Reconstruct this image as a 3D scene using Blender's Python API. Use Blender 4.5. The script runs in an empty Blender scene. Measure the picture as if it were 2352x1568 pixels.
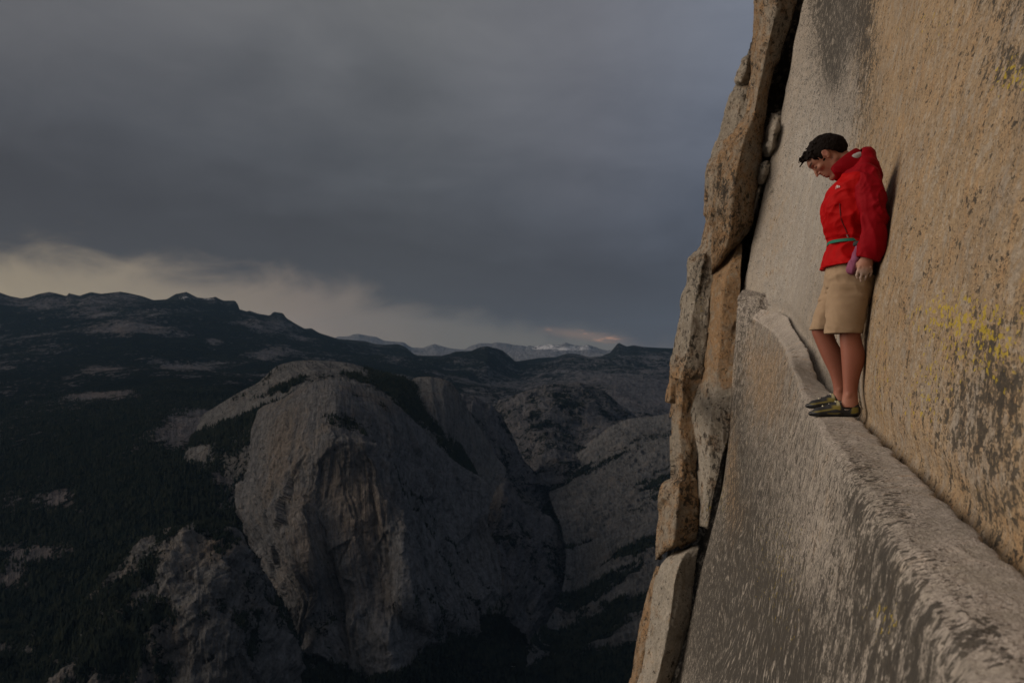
import bpy, math, random
import numpy as np
from mathutils import Vector, Matrix
R = math.radians
random.seed(7)
scn = bpy.context.scene
COL = scn.collection

# ------------------------------------------------------------------ camera
FPX, CX, HY = 1829.3, 1176.0, 850.0            # focal length, centre column and horizon row on a 2352 px wide picture
cam = bpy.data.cameras.new('camera'); camo = bpy.data.objects.new('camera', cam); COL.objects.link(camo)
camo.location = (0, 0, 0); camo.rotation_euler = (R(90), 0, 0)
cam.sensor_width = 36; cam.lens = 28.0
cam.shift_y = (HY - 784.0) / 2352.0
cam.clip_start = 0.05; cam.clip_end = 200000
cam.dof.use_dof = True; cam.dof.focus_distance = 4.9; cam.dof.aperture_fstop = 4.0
scn.camera = camo

# ------------------------------------------------------------------ light, sky, exposure
SUN_AZ, SUN_EL = -90.0, 24.0                   # degrees; azimuth measured from +Y towards +X
sd = Vector((math.sin(R(SUN_AZ)) * math.cos(R(SUN_EL)), math.cos(R(SUN_AZ)) * math.cos(R(SUN_EL)), math.sin(R(SUN_EL))))
sun = bpy.data.lights.new('sun', 'SUN'); suno = bpy.data.objects.new('sun', sun); COL.objects.link(suno)
suno.rotation_euler = sd.to_track_quat('Z', 'Y').to_euler()
sun.energy = 2.3; sun.angle = R(48); sun.color = (1.0, 0.86, 0.72)
scn.view_settings.view_transform = 'Standard'; scn.view_settings.look = 'None'
scn.view_settings.exposure = 0.0; scn.view_settings.gamma = 1.0; scn.view_settings.use_curve_mapping = False
scn.cycles.max_bounces = 5; scn.cycles.diffuse_bounces = 3; scn.cycles.volume_bounces = 1
scn.cycles.use_denoising = True

def lin(r, g, b):
    f = lambda c: ((c / 255 + 0.055) / 1.055) ** 2.4 if c > 10 else c / 255 / 12.92
    return (f(r), f(g), f(b), 1.0)

class NT:
    """small helper round a node tree"""
    def __init__(s, t): s.t = t; t.nodes.clear()
    def n(s, typ, **kw):
        x = s.t.nodes.new(typ)
        for k, v in kw.items():
            if k == 'inp':
                for kk, vv in v.items(): s.put(x.inputs[kk], vv)
            else: setattr(x, k, v)
        return x
    def put(s, sock, v):
        if isinstance(v, bpy.types.NodeSocket): s.t.links.new(v, sock)
        elif isinstance(v, bpy.types.Node): s.t.links.new(v.outputs[0], sock)
        else: sock.default_value = v
    def m(s, op, a, b=0.0, c=0.0, clamp=False):
        x = s.t.nodes.new('ShaderNodeMath'); x.operation = op; x.use_clamp = clamp
        for i, v in enumerate((a, b, c)): s.put(x.inputs[i], v)
        return x.outputs[0]
    def mix(s, f, a, b, mode='MIX'):
        x = s.t.nodes.new('ShaderNodeMix'); x.data_type = 'RGBA'; x.blend_type = mode
        s.put(x.inputs[0], f); s.put(x.inputs[6], a); s.put(x.inputs[7], b)
        return x.outputs[2]
    def ramp(s, f, pts, interp='LINEAR'):
        x = s.t.nodes.new('ShaderNodeValToRGB'); s.put(x.inputs[0], f)
        e = x.color_ramp.elements; x.color_ramp.interpolation = interp
        while len(e) < len(pts): e.new(0.5)
        for i, (p, c) in enumerate(pts):
            e[i].position = p; e[i].color = c if len(c) == 4 else (*c, 1)
        return x.outputs[0]
    def step(s, f, a, b):                       # smooth 0..1 between a and b
        x = s.t.nodes.new('ShaderNodeMapRange'); x.interpolation_type = 'SMOOTHSTEP'
        s.put(x.inputs[0], f); x.inputs[1].default_value = a; x.inputs[2].default_value = b
        return x.outputs[0]
    def noise(s, vec, scale, detail=3, rough=0.55, dist=0.0, dims='3D'):
        x = s.t.nodes.new('ShaderNodeTexNoise'); x.noise_dimensions = dims
        s.put(x.inputs['Vector'], vec); s.put(x.inputs['Scale'], scale)
        x.inputs['Detail'].default_value = detail; x.inputs['Roughness'].default_value = rough
        x.inputs['Distortion'].default_value = dist
        return x.outputs[0]
    def vmul(s, v, xyz):
        x = s.t.nodes.new('ShaderNodeVectorMath'); x.operation = 'MULTIPLY'
        s.put(x.inputs[0], v); x.inputs[1].default_value = xyz
        return x.outputs[0]
    def vadd(s, v, w):
        x = s.t.nodes.new('ShaderNodeVectorMath'); x.operation = 'ADD'
        s.put(x.inputs[0], v); s.put(x.inputs[1], w)
        return x.outputs[0]
    def attr(s, name):
        x = s.t.nodes.new('ShaderNodeAttribute'); x.attribute_name = name
        return x

def make_world():
    w = bpy.data.worlds.new('World'); scn.world = w; w.use_nodes = True
    T = NT(w.node_tree)
    g = T.n('ShaderNodeTexCoord').outputs['Generated']
    sp = T.n('ShaderNodeSeparateXYZ', inp={0: g})
    az = T.m('MULTIPLY', T.m('ARCTAN2', sp.outputs[0], sp.outputs[1]), 57.2958)
    el = T.m('MULTIPLY', T.m('ARCSINE', sp.outputs[2]), 57.2958)
    azn = T.m('DIVIDE', T.m('ADD', az, 45.0), 90.0, clamp=True)       # -45..45 deg -> 0..1
    # height of the cloud base (deg), falling from left to right
    def f(v): return (v / 10, v / 10, v / 10)
    eb = T.m('MULTIPLY', T.ramp(azn, [(0.0, f(7.9)), (0.14, f(7.1)), (0.30, f(6.3)), (0.40, f(5.0)), (0.47, f(3.4)), (0.55, f(2.4)), (0.66, f(1.2)), (1.0, f(1.0))], 'B_SPLINE'), 10.0)
    big = T.noise(T.vmul(g, (1.0, 1.0, 2.6)), 2.6, 4, 0.5, 0.6)
    med = T.noise(T.vmul(g, (1.0, 1.0, 2.2)), 9.0, 5, 0.55, 0.5)
    rag = T.noise(T.vmul(g, (1.0, 1.0, 1.8)), 26.0, 4, 0.6, 0.2)
    warp = T.m('ADD', T.m('MULTIPLY', T.m('SUBTRACT', med, 0.5), 4.6), T.m('MULTIPLY', T.m('SUBTRACT', rag, 0.5), 1.0))
    t = T.m('ADD', T.m('SUBTRACT', el, eb), warp)
    # strip of light under the cloud
    low = T.ramp(azn, [(0.0, lin(176, 157, 122)), (0.2, lin(160, 144, 120)), (0.34, lin(133, 118, 106)), (0.45, lin(106, 100, 93)), (0.56, lin(98, 95, 90)), (0.66, lin(96, 90, 91)), (0.8, lin(88, 90, 98))])
    lowb = T.mix(T.step(T.m('ADD', t, T.m('MULTIPLY', med, 2.0)), -5.0, 1.5), low, T.mix(0.42, low, lin(94, 88, 84)))
    # the overcast itself: darkest just above its base, paler with height, bluer to the right, browner to the far left
    hi = T.ramp(T.m('DIVIDE', T.m('ADD', t, T.m('MULTIPLY', T.m('SUBTRACT', big, 0.5), 8.0)), 32.0, clamp=True),
                [(0.0, lin(68, 67, 70)), (0.12, lin(68, 68, 71)), (0.28, lin(82, 84, 88)), (0.50, lin(101, 103, 106)), (0.75, lin(119, 120, 121)), (1.0, lin(122, 124, 127))])
    tint = T.ramp(azn, [(0.0, (0.98, 0.90, 0.86)), (0.2, (0.94, 0.90, 0.89)), (0.42, (1.0, 0.98, 0.97)), (0.56, (0.97, 0.96, 1.04)), (0.68, (0.97, 1.04, 1.24)), (1.0, (0.98, 1.04, 1.2))])
    hic = T.mix(1.0, hi, tint, 'MULTIPLY')
    mot = T.m('ADD', 0.84, T.m('MULTIPLY', big, 0.32))
    mot = T.m('MULTIPLY', mot, T.m('ADD', 0.93, T.m('MULTIPLY', med, 0.14)))
    hic = T.mix(1.0, hic, T.n('ShaderNodeCombineColor', inp={0: mot, 1: mot, 2: mot}).outputs[0], 'MULTIPLY')
    c = T.mix(T.step(t, -1.1, 1.5), lowb, hic)
    # rosy sunset wisps low over the far range
    wn = T.noise(T.vmul(g, (1.0, 1.0, 6.0)), 38.0, 4, 0.6)
    wc = T.m('ADD', 2.45, T.m('MULTIPLY', T.m('SUBTRACT', az, 5.5), -0.13))
    wm = T.m('MULTIPLY', T.step(T.m('ABSOLUTE', T.m('SUBTRACT', az, 5.3)), 4.0, 0.8), T.step(T.m('ABSOLUTE', T.m('SUBTRACT', el, wc)), 0.5, 0.0))
    c = T.mix(T.m('MULTIPLY', wm, 0.35), c, lin(150, 118, 100))
    wm2 = T.m('MULTIPLY', wm, T.step(wn, 0.52, 0.66))
    c = T.mix(T.m('MULTIPLY', wm2, 0.9), c, lin(188, 138, 108))
    # ground haze under the horizon
    c = T.mix(T.step(el, 0.0, -4.0), c, lin(40, 44, 52))
    sky = T.n('ShaderNodeTexSky', sky_type='NISHITA', sun_disc=False, sun_elevation=R(SUN_EL), sun_rotation=R(SUN_AZ))
    b1 = T.n('ShaderNodeBackground', inp={0: c, 1: 1.0}); b2 = T.n('ShaderNodeBackground', inp={0: sky.outputs[0], 1: 0.05})
    ms = T.n('ShaderNodeMixShader', inp={0: 0.06, 1: b1.outputs[0], 2: b2.outputs[0]})
    T.n('ShaderNodeOutputWorld', inp={0: ms.outputs[0]})
make_world()

# ------------------------------------------------------------------ helpers
def tag(o, label=None, cat=None, group=None, kind=None):
    if label: o['label'] = label
    if cat: o['category'] = cat
    if group: o['group'] = group
    if kind: o['kind'] = kind
    return o

def P(px, py, Y):                                # world point that stands Y metres ahead, seen at (px, py)
    return np.array([(px - CX) / FPX * Y, Y, (HY - py) / FPX * Y])

def _h(ix, iy, iz, s):
    h = (ix.astype(np.int64) * 374761393 + iy.astype(np.int64) * 668265263 + iz.astype(np.int64) * 2147483647 + s * 974634777) & 0xFFFFFFFF
    h = ((h ^ (h >> 13)) * 1274126177) & 0xFFFFFFFF
    h = ((h ^ (h >> 16)) * 2246822519) & 0xFFFFFFFF
    return ((h ^ (h >> 15)) & 0xFFFFFF) / float(0xFFFFFF)
def vnoise(p, s=0):                              # smooth value noise in -1..1
    i = np.floor(p).astype(np.int64); f = p - i; f = f * f * f * (f * (f * 6 - 15) + 10)
    r = 0.0
    for dx in (0, 1):
        wx = f[..., 0] if dx else 1 - f[..., 0]
        for dy in (0, 1):
            wy = f[..., 1] if dy else 1 - f[..., 1]
            for dz in (0, 1):
                wz = f[..., 2] if dz else 1 - f[..., 2]
                r = r + wx * wy * wz * _h(i[..., 0] + dx, i[..., 1] + dy, i[..., 2] + dz, s)
    return r * 2 - 1
def fbm(p, o=4, g=0.5, s=0):
    r = 0; a = 1; t = 0
    for k in range(o):
        r = r + a * vnoise(p * 2.0 ** k + 17.3 * k, s + k); t += a; a *= g
    return r / t
def ridged(p, o=4, g=0.5, s=0):
    r = 0; a = 1; t = 0
    for k in range(o):
        r = r + a * (1 - 2 * np.abs(vnoise(p * 2.0 ** k + 9.1 * k, s + k))); t += a; a *= g
    return r / t
def sstep(x, a, b):
    t = np.clip((x - a) / (b - a), 0, 1); return t * t * (3 - 2 * t)

def mesh_obj(name, V, F, mat=None, parent=None, smooth=True, attrs=None, vattrs=None):
    me = bpy.data.meshes.new(name)
    V = np.asarray(V, dtype=np.float32).reshape(-1, 3)
    if isinstance(F, np.ndarray):
        n, k = F.shape
        me.vertices.add(len(V)); me.vertices.foreach_set('co', V.ravel())
        me.loops.add(n * k); me.loops.foreach_set('vertex_index', F.astype(np.int32).ravel())
        me.polygons.add(n); me.polygons.foreach_set('loop_start', np.arange(0, n * k, k, dtype=np.int32))
        me.update(calc_edges=True)
    else:
        me.from_pydata(V.tolist(), [], F); me.update()
    if smooth: me.polygons.foreach_set('use_smooth', np.ones(len(me.polygons), dtype=bool))
    for k, a in (attrs or {}).items():
        at = me.attributes.new(k, 'FLOAT', 'POINT'); at.data.foreach_set('value', np.asarray(a, dtype=np.float32).ravel())
    for k, a in (vattrs or {}).items():
        at = me.attributes.new(k, 'FLOAT_VECTOR', 'POINT'); at.data.foreach_set('vector', np.asarray(a, dtype=np.float32).ravel())
    if mat: me.materials.append(mat)
    o = bpy.data.objects.new(name, me); COL.objects.link(o)
    if parent: o.parent = parent
    return o

def empty(name, loc, rz=0):
    o = bpy.data.objects.new(name, None); COL.objects.link(o); o.location = loc; o.rotation_euler = (0, 0, rz); return o

def resample(pts, n, smooth=True):
    """n points along a polyline of control points (any dimension); smooth = monotone-ish cubic"""
    p = np.asarray(pts, float); m = len(p)
    t = np.linspace(0, m - 1, n); i = np.clip(np.floor(t).astype(int), 0, m - 2); f = (t - i)[:, None]
    a, b = p[i], p[i + 1]
    if not smooth or m < 3: return a + (b - a) * f
    pm, pn = p[np.clip(i - 1, 0, m - 1)], p[np.clip(i + 2, 0, m - 1)]
    m0, m1 = (b - pm) * 0.5, (pn - a) * 0.5
    return (2 * f**3 - 3 * f**2 + 1) * a + (f**3 - 2 * f**2 + f) * m0 + (-2 * f**3 + 3 * f**2) * b + (f**3 - f**2) * m1

def grid_from_rows(rows, nu, nv, pix=True, su=True, sv=True):
    """rows: list of control polylines of (px,py,Y) (pix) or (x,y,z); -> (nv, nu, 3) world grid.  Depth is blended as 1/Y, so flat stays flat."""
    A = []
    for r in rows:
        r = np.asarray(r, float)
        if pix:
            r = r.copy(); r[:, 2] = 1.0 / r[:, 2]
        A.append(resample(r, nu, su))
    A = np.stack(A)                                # (rows, nu, 3)
    B = resample(A.reshape(len(rows), -1), nv, sv).reshape(nv, nu, 3)
    if pix:
        Y = 1.0 / B[..., 2]
        B = np.stack([(B[..., 0] - CX) / FPX * Y, Y, (HY - B[..., 1]) / FPX * Y], -1)
    return B

def grid_normals(G):
    du = np.gradient(G, axis=1); dv = np.gradient(G, axis=0)
    n = np.cross(du, dv); n /= np.linalg.norm(n, axis=-1, keepdims=True) + 1e-12
    return n
def grid_faces(nv, nu):
    i = np.arange(nv - 1)[:, None] * nu + np.arange(nu - 1)[None, :]
    return np.stack([i, i + nu, i + nu + 1, i + 1], -1).reshape(-1, 4)
def grid_uv(G):
    du = np.linalg.norm(np.diff(G, axis=1), axis=-1).mean(0); dv = np.linalg.norm(np.diff(G, axis=0), axis=-1).mean(1)
    u = np.concatenate([[0], np.cumsum(du)]); v = np.concatenate([[0], np.cumsum(dv)])
    return np.broadcast_to(u[None, :], G.shape[:2]), np.broadcast_to(v[:, None], G.shape[:2])
def toward(G, N):                                 # flip normals so that they face the camera's side
    s = np.sign(-(G * N).sum(-1).mean()); return N * (s if s != 0 else 1)
def blob(G, px, py, rx, ry):                      # soft patch round where that spot of the surface lies
    x = G[..., 0] / G[..., 1] * FPX + CX; y = HY - G[..., 2] / G[..., 1] * FPX
    return np.exp(-(((x - px) / rx) ** 2 + ((y - py) / ry) ** 2)) * (G[..., 1] > 0)
# ------------------------------------------------------------------ rock materials
def rock_mat(name, grey=(0.30, 0.265, 0.225), tan=(0.34, 0.22, 0.13), dark=(0.035, 0.032, 0.028), fu=34.0, fv=8.0, bump=0.5, bdist=0.012, fk=1.0, thr=0.75, gain=0.24, rough=0.9, pale=(0.44, 0.41, 0.37)):
    m = bpy.data.materials.new(name); m.use_nodes = True; T = NT(m.node_tree)
    st = T.attr('st').outputs['Vector']
    pos = T.n('ShaderNodeTexCoord').outputs['Object']
    a_tan, a_dark, a_yel, a_pale = [T.attr(k).outputs['Fac'] for k in ('tan', 'dark', 'yel', 'pale')]
    calm = T.attr('calm').outputs['Fac']
    def con(n, k): return T.m('MAXIMUM', T.m('MINIMUM', T.m('MULTIPLY', T.m('SUBTRACT', n, 0.5), k * 2.1), 1.3), -1.3)   # signed, roughly -1..1
    strk = con(T.noise(T.vmul(st, (fu * 0.6, fv * 0.6, 1)), 1.0, 5, 0.74, 0.08), 3.6)
    strk2 = con(T.noise(T.vadd(T.vmul(st, (fk * 12.0, fk * 8.0, 1)), (7.1, 3.3, 0)), 1.0, 4, 0.68, 0.12), 3.6)
    grain = con(T.noise(pos, 95.0, 2, 0.8), 3.4)
    grain2 = con(T.noise(pos, 36.0, 3, 0.75), 3.4)
    med = con(T.noise(pos, 2.6, 4, 0.6, 0.3), 3.2)
    mid = con(T.noise(T.vmul(pos, (1, 1, 0.55)), 9.0, 4, 0.68, 0.5), 3.2)
    # crystals: two sizes of irregular cells, each with its own random values
    wob = T.n('ShaderNodeTexNoise', inp={'Vector': T.vmul(st, (fu * 0.9, fv * 0.9, 1)), 'Scale': 1.0}); wob.inputs['Detail'].default_value = 1.0
    def cells(su, sv, off):
        x = T.n('ShaderNodeTexVoronoi', inp={'Vector': T.vadd(T.vadd(T.vmul(st, (su, sv, 1)), T.vmul(wob.outputs['Color'], (1.6, 1.6, 0))), off), 'Scale': 1.0})
        return T.n('ShaderNodeSeparateColor', inp={0: x.outputs['Color']})
    c1 = cells(fu * 2.3, fv * 2.3, (0.3, 1.7, 0.5)); c2 = cells(fu, fv, (4.1, 2.2, 0.5))
    r1 = T.m('MULTIPLY', T.m('SUBTRACT', c1.outputs[0], 0.5), 2.0); r2 = T.m('MULTIPLY', T.m('SUBTRACT', c2.outputs[0], 0.5), 2.0)
    fl = T.m('ADD', T.m('MULTIPLY', r1, 0.55), T.m('ADD', T.m('MULTIPLY', r2, 0.40), T.m('MULTIPLY', strk, 0.35)))
    c = T.mix(T.step(T.m('ADD', a_pale, T.m('ADD', T.m('MULTIPLY', mid, 0.22), T.m('MULTIPLY', strk2, 0.25))), 0.1, 0.9), (*grey, 1), (*pale, 1))
    tm = T.step(T.m('ADD', a_tan, T.m('ADD', T.m('MULTIPLY', med, 0.25), T.m('MULTIPLY', strk2, 0.3))), 0.1, 0.95)
    c = T.mix(tm, c, (*tan, 1))
    c = T.mix(T.m('MULTIPLY', T.m('MULTIPLY', tm, T.step(T.m('ADD', mid, T.m('MULTIPLY', r2, 0.5)), -0.1, 1.2)), 0.5), c, (tan[0] * 0.95, tan[1] * 0.78, tan[2] * 0.60, 1))
    c = T.mix(T.m('MULTIPLY', T.step(T.m('ADD', T.m('MULTIPLY', mid, -1.0), T.m('MULTIPLY', r2, 0.6)), 0.1, 1.1), 0.6), c, (grey[0] * 1.1, grey[1] * 1.1, grey[2] * 1.08, 1))
    v = T.m('ADD', 1.0, T.m('ADD', T.m('MULTIPLY', T.m('MULTIPLY', fl, gain), T.m('SUBTRACT', 1.0, T.m('MULTIPLY', calm, 0.55))), T.m('MULTIPLY', T.m('ADD', med, T.m('MULTIPLY', mid, 0.7)), 0.09)))
    c = T.mix(1.0, c, T.n('ShaderNodeCombineColor', inp={0: v, 1: v, 2: v}).outputs[0], 'MULTIPLY')
    # dark biotite and black lichen: single cells go black, more of them where 'dark' is high
    dens = T.m('ADD', T.m('ADD', thr, T.m('MULTIPLY', T.m('MINIMUM', a_dark, 1.3), 0.58)), T.m('ADD', T.m('MULTIPLY', mid, 0.13), T.m('ADD', T.m('MULTIPLY', strk2, T.m('ADD', 0.15, T.m('MULTIPLY', T.m('MAXIMUM', a_dark, 0.0), 0.34))), T.m('MULTIPLY', strk, 0.12))))
    d1 = T.step(T.m('SUBTRACT', dens, c1.outputs[1]), -0.03, 0.06); d2 = T.step(T.m('SUBTRACT', dens, T.m('ADD', c2.outputs[1], 0.06)), -0.03, 0.06)
    dmask = T.m('MAXIMUM', T.m('MULTIPLY', d1, 0.75), d2)
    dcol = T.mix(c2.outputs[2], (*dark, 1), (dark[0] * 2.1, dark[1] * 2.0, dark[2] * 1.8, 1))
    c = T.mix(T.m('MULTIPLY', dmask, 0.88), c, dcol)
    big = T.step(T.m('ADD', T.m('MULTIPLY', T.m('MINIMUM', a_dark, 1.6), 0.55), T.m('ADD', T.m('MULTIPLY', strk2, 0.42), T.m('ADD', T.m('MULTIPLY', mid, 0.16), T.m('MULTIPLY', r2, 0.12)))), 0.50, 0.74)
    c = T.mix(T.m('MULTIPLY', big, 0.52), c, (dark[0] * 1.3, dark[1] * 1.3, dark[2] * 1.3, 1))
    yd = T.m('ADD', T.m('MULTIPLY', a_yel, 0.42), T.m('ADD', T.m('MULTIPLY', mid, 0.05), T.m('MULTIPLY', con(T.noise(pos, 26.0, 2, 0.7), 3.2), 0.10)))
    ym = T.step(T.m('SUBTRACT', yd, T.m('ADD', c2.outputs[2], 0.10)), 0.0, 0.08)
    c = T.mix(T.m('MULTIPLY', ym, 0.8), c, (0.46, 0.34, 0.035, 1))
    h = T.m('ADD', T.m('MULTIPLY', r1, 0.12), T.m('ADD', T.m('MULTIPLY', r2, 0.16), T.m('ADD', T.m('MULTIPLY', mid, 0.5), T.m('MULTIPLY', grain, 0.15))))
    h = T.m('SUBTRACT', h, T.m('MULTIPLY', dmask, 0.30))
    b = T.n('ShaderNodeBump', inp={'Strength': bump, 'Distance': bdist, 'Height': h})
    p = T.n('ShaderNodeBsdfPrincipled', inp={'Base Color': c, 'Roughness': rough, 'Normal': b.outputs[0]})
    p.inputs['Specular IOR Level'].default_value = 0.25
    T.n('ShaderNodeOutputMaterial', inp={0: p.outputs[0]})
    return m
MW = rock_mat('granite_wall', grey=(0.315, 0.275, 0.23), pale=(0.40, 0.37, 0.33), tan=(0.33, 0.240, 0.148), fu=38, fv=62, thr=0.06, gain=0.26, bump=0.8, bdist=0.008)
ML = rock_mat('granite_ledge', grey=(0.34, 0.30, 0.255), tan=(0.39, 0.275, 0.17), fu=78, fv=58, thr=0.17, gain=0.38, bump=0.8, bdist=0.009, pale=(0.46, 0.405, 0.355))
MP = rock_mat('granite_pillar', grey=(0.36, 0.31, 0.245), tan=(0.38, 0.245, 0.135), fu=22, fv=15, fk=0.45, thr=0.06, gain=0.24, bump=1.0, bdist=0.03, pale=(0.47, 0.42, 0.35))

def interp(x, xs, ys): return np.interp(x, xs, ys)
def zplane(Y): return -0.606 + 0.0672 * Y
IY = [-4, 7.25, 8.3, 10.5, 13.3, 15, 30]; IZ = [zplane(-4), -0.115, 0.227, 0.574, 0.98, 1.2, 2.0]
def wallX(Y, Z):
    bend = np.interp(Y, [7.5, 8.3, 10.5, 13.0, 14.0, 15.0, 16.0], [0, 0.05, 0.13, 0.14, 0.28, 0.56, 1.0])
    bend = bend * np.where(Y > 13, 1 - 0.04 * np.clip(Z - 1.7, -1, 7), 1)
    return 0.665 + 0.2996 * Y + 0.165 * (Z - zplane(Y)) - bend

def build_wall():
    Ys = np.concatenate([np.linspace(-4, 1.2, 26)[:-1], np.linspace(1.2, 7, 330)[:-1], np.linspace(7, 16, 240), [16.25, 16.8, 18, 21]])
    hs = np.concatenate([np.linspace(-0.5, 4.2, 330)[:-1], np.linspace(4.2, 9, 110)[:-1], np.geomspace(9, 60, 14)])
    Yg, hg = np.meshgrid(Ys, hs)
    zi = np.interp(Yg, IY, IZ)
    Zg = zi + hg
    Yc = np.minimum(Yg, 16.0)
    X = wallX(Yc, Zg) + np.clip(Yg - 16.0, 0, 9) * 0.75
    # the face bulges a touch over its foot: a shallow undercut groove along the ledge
    G = np.stack([X, Yg, Zg], -1)
    N = grid_normals(G); N = np.where((N[..., :1] > 0), -N, N)
    d = fbm(G * 0.42, 3, s=3) * 0.10 + fbm(G * 1.9, 4, s=5) * 0.028 + ridged(G * np.array([9, 9, 4.5]), 3, s=8) * 0.0035 + vnoise(G * 24, 9) * 0.002
    d = d * sstep(np.abs(hg) + np.abs(Yg - 4.9) * 0.0 + 0.15, 0.0, 1.0)
    d = d - 0.035 * np.exp(-(hg / 0.10) ** 2)
    # joint ripples seen edge-on high on the near wall
    G = G + N * d[..., None]
    u, v = np.meshgrid(Ys * 1.044, hs)
    tan = 0.95 * sstep(G[..., 0] / np.maximum(G[..., 1], .1) * FPX + CX, 1930, 2010) * (Yg > 0) + (Yg <= 0) * 0.95
    tan = np.clip(tan + 0.5 * blob(G, 1925, 700, 55, 90) + 0.35 * blob(G, 1780, 560, 28, 120) - 0.25 * blob(G, 2200, 1060, 120, 130) - 0.3 * blob(G, 2150, 930, 120, 90), 0, 1)
    dark = (2.5 * blob(G, 1920, -10, 50, 120) + 1.4 * blob(G, 1912, 130, 24, 65) + 1.1 * blob(G, 1988, 60, 22, 190) + 0.75 * blob(G, 2290, 860, 95, 120) + 0.5 * blob(G, 2250, 990, 110, 110)
            + 0.9 * blob(G, 2330, 160, 60, 60) + 0.45 * blob(G, 2330, 1150, 90, 110) + 0.4 * blob(G, 1770, 440, 10, 40) + 0.28 * blob(G, 1895, 230, 90, 130) + 0.45 * blob(G, 2330, 20, 60, 50))
    yel = (0.85 * blob(G, 2180, 725, 85, 50) + 0.85 * blob(G, 2260, 780, 110, 90) + 0.6 * blob(G, 2130, 900, 60, 90) + 0.9 * blob(G, 2320, 175, 50, 50) + 0.35 * blob(G, 2150, 60, 120, 60)
           + 0.35 * blob(G, 2020, 850, 30, 120) + 0.4 * blob(G, 2330, 820, 60, 80))
    pale = 0.75 * blob(G, 1870, 360, 85, 240) + 0.55 * blob(G, 1790, 640, 70, 130) + 0.3 * blob(G, 2200, 1000, 90, 70)
    o = mesh_obj('cliff_wall', G, grid_faces(*G.shape[:2]), MW, attrs={'tan': tan, 'dark': dark, 'yel': yel, 'pale': pale}, vattrs={'st': np.stack([u, v + u * 0.0, 0 * u], -1)})
    tag(o, kind='structure'); return o
build_wall()

SD = np.array([-0.199, 0.0597, -0.978])
LY = [-4, 5.43, 7.24, 9.5, 12.6, 14.5]
LX = [0.38 - 4 * 0.2996, 0.38 + 5.43 * 0.2996, 2.549, 3.23, 4.15, 4.5]
LZ = [zplane(-4), zplane(5.43), 0.03, 0.30, 0.60, 0.88]
def ledge_cols():
    cols = []
    for Y in [-4, -2, -0.5, 0.6, 1.2, 2, 3, 4, 4.9, 5.43, 6.2, 7.24, 8.3, 9.5, 11, 12.6, 13.6, 14.5]:
        zi = float(np.interp(Y, IY, IZ)); xi = float(wallX(np.array(Y, float), np.array(zi)))
        I = np.array([xi, Y, zi]); L = np.array([np.interp(Y, LY, LX), Y, np.interp(Y, LY, LZ)])
        w = L - I; wl = np.linalg.norm(w); wn = w / wl
        r = 0.032 if Y > 3 else 0.04 + 0.015 * (3 - Y)
        gap = 0.018 if Y < 7 else 0.05
        # (slightly higher towards the wall foot, rolled lip)
        c = [I + wn * gap + np.array([0.02, 0, -0.35]), I + wn * gap + np.array([0, 0, -0.05]), I + wn * (gap + 0.012), I + w * 0.35 + [0, 0, 0.004], I + w * 0.65 + [0, 0, 0.003],
             L - wn * r, L - wn * (r * 0.29) + SD * (r * 0.29), L + SD * r]
        for t in (0.35, 0.9, 1.7, 2.8, 4.5, 7.0, 12, 40): c.append(L + SD * t)
        cols.append(np.array(c))
    seam = [P(1712, 700, 16.1), P(1705, 700, 16.0), P(1697, 700, 15.9), P(1696, 703, 15.85), P(1695, 706, 15.8), P(1694, 709, 15.75), P(1693, 712, 15.7), P(1692, 718, 15.7)]
    q = [(1690, 762, 15.7), (1683, 850, 15.6), (1670, 1000, 15.5), (1650, 1164, 15.4), (1611, 1310, 15.2), (1560, 1535, 15.1), (1400, 2000, 15.0), (700, 4300, 15.0)]
    seam += [P(*a) for a in q]
    cols.append(np.array(seam))
    cols.append(np.array(seam) + np.array([0.95, 2.2, 0.0]))
    return cols
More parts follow.
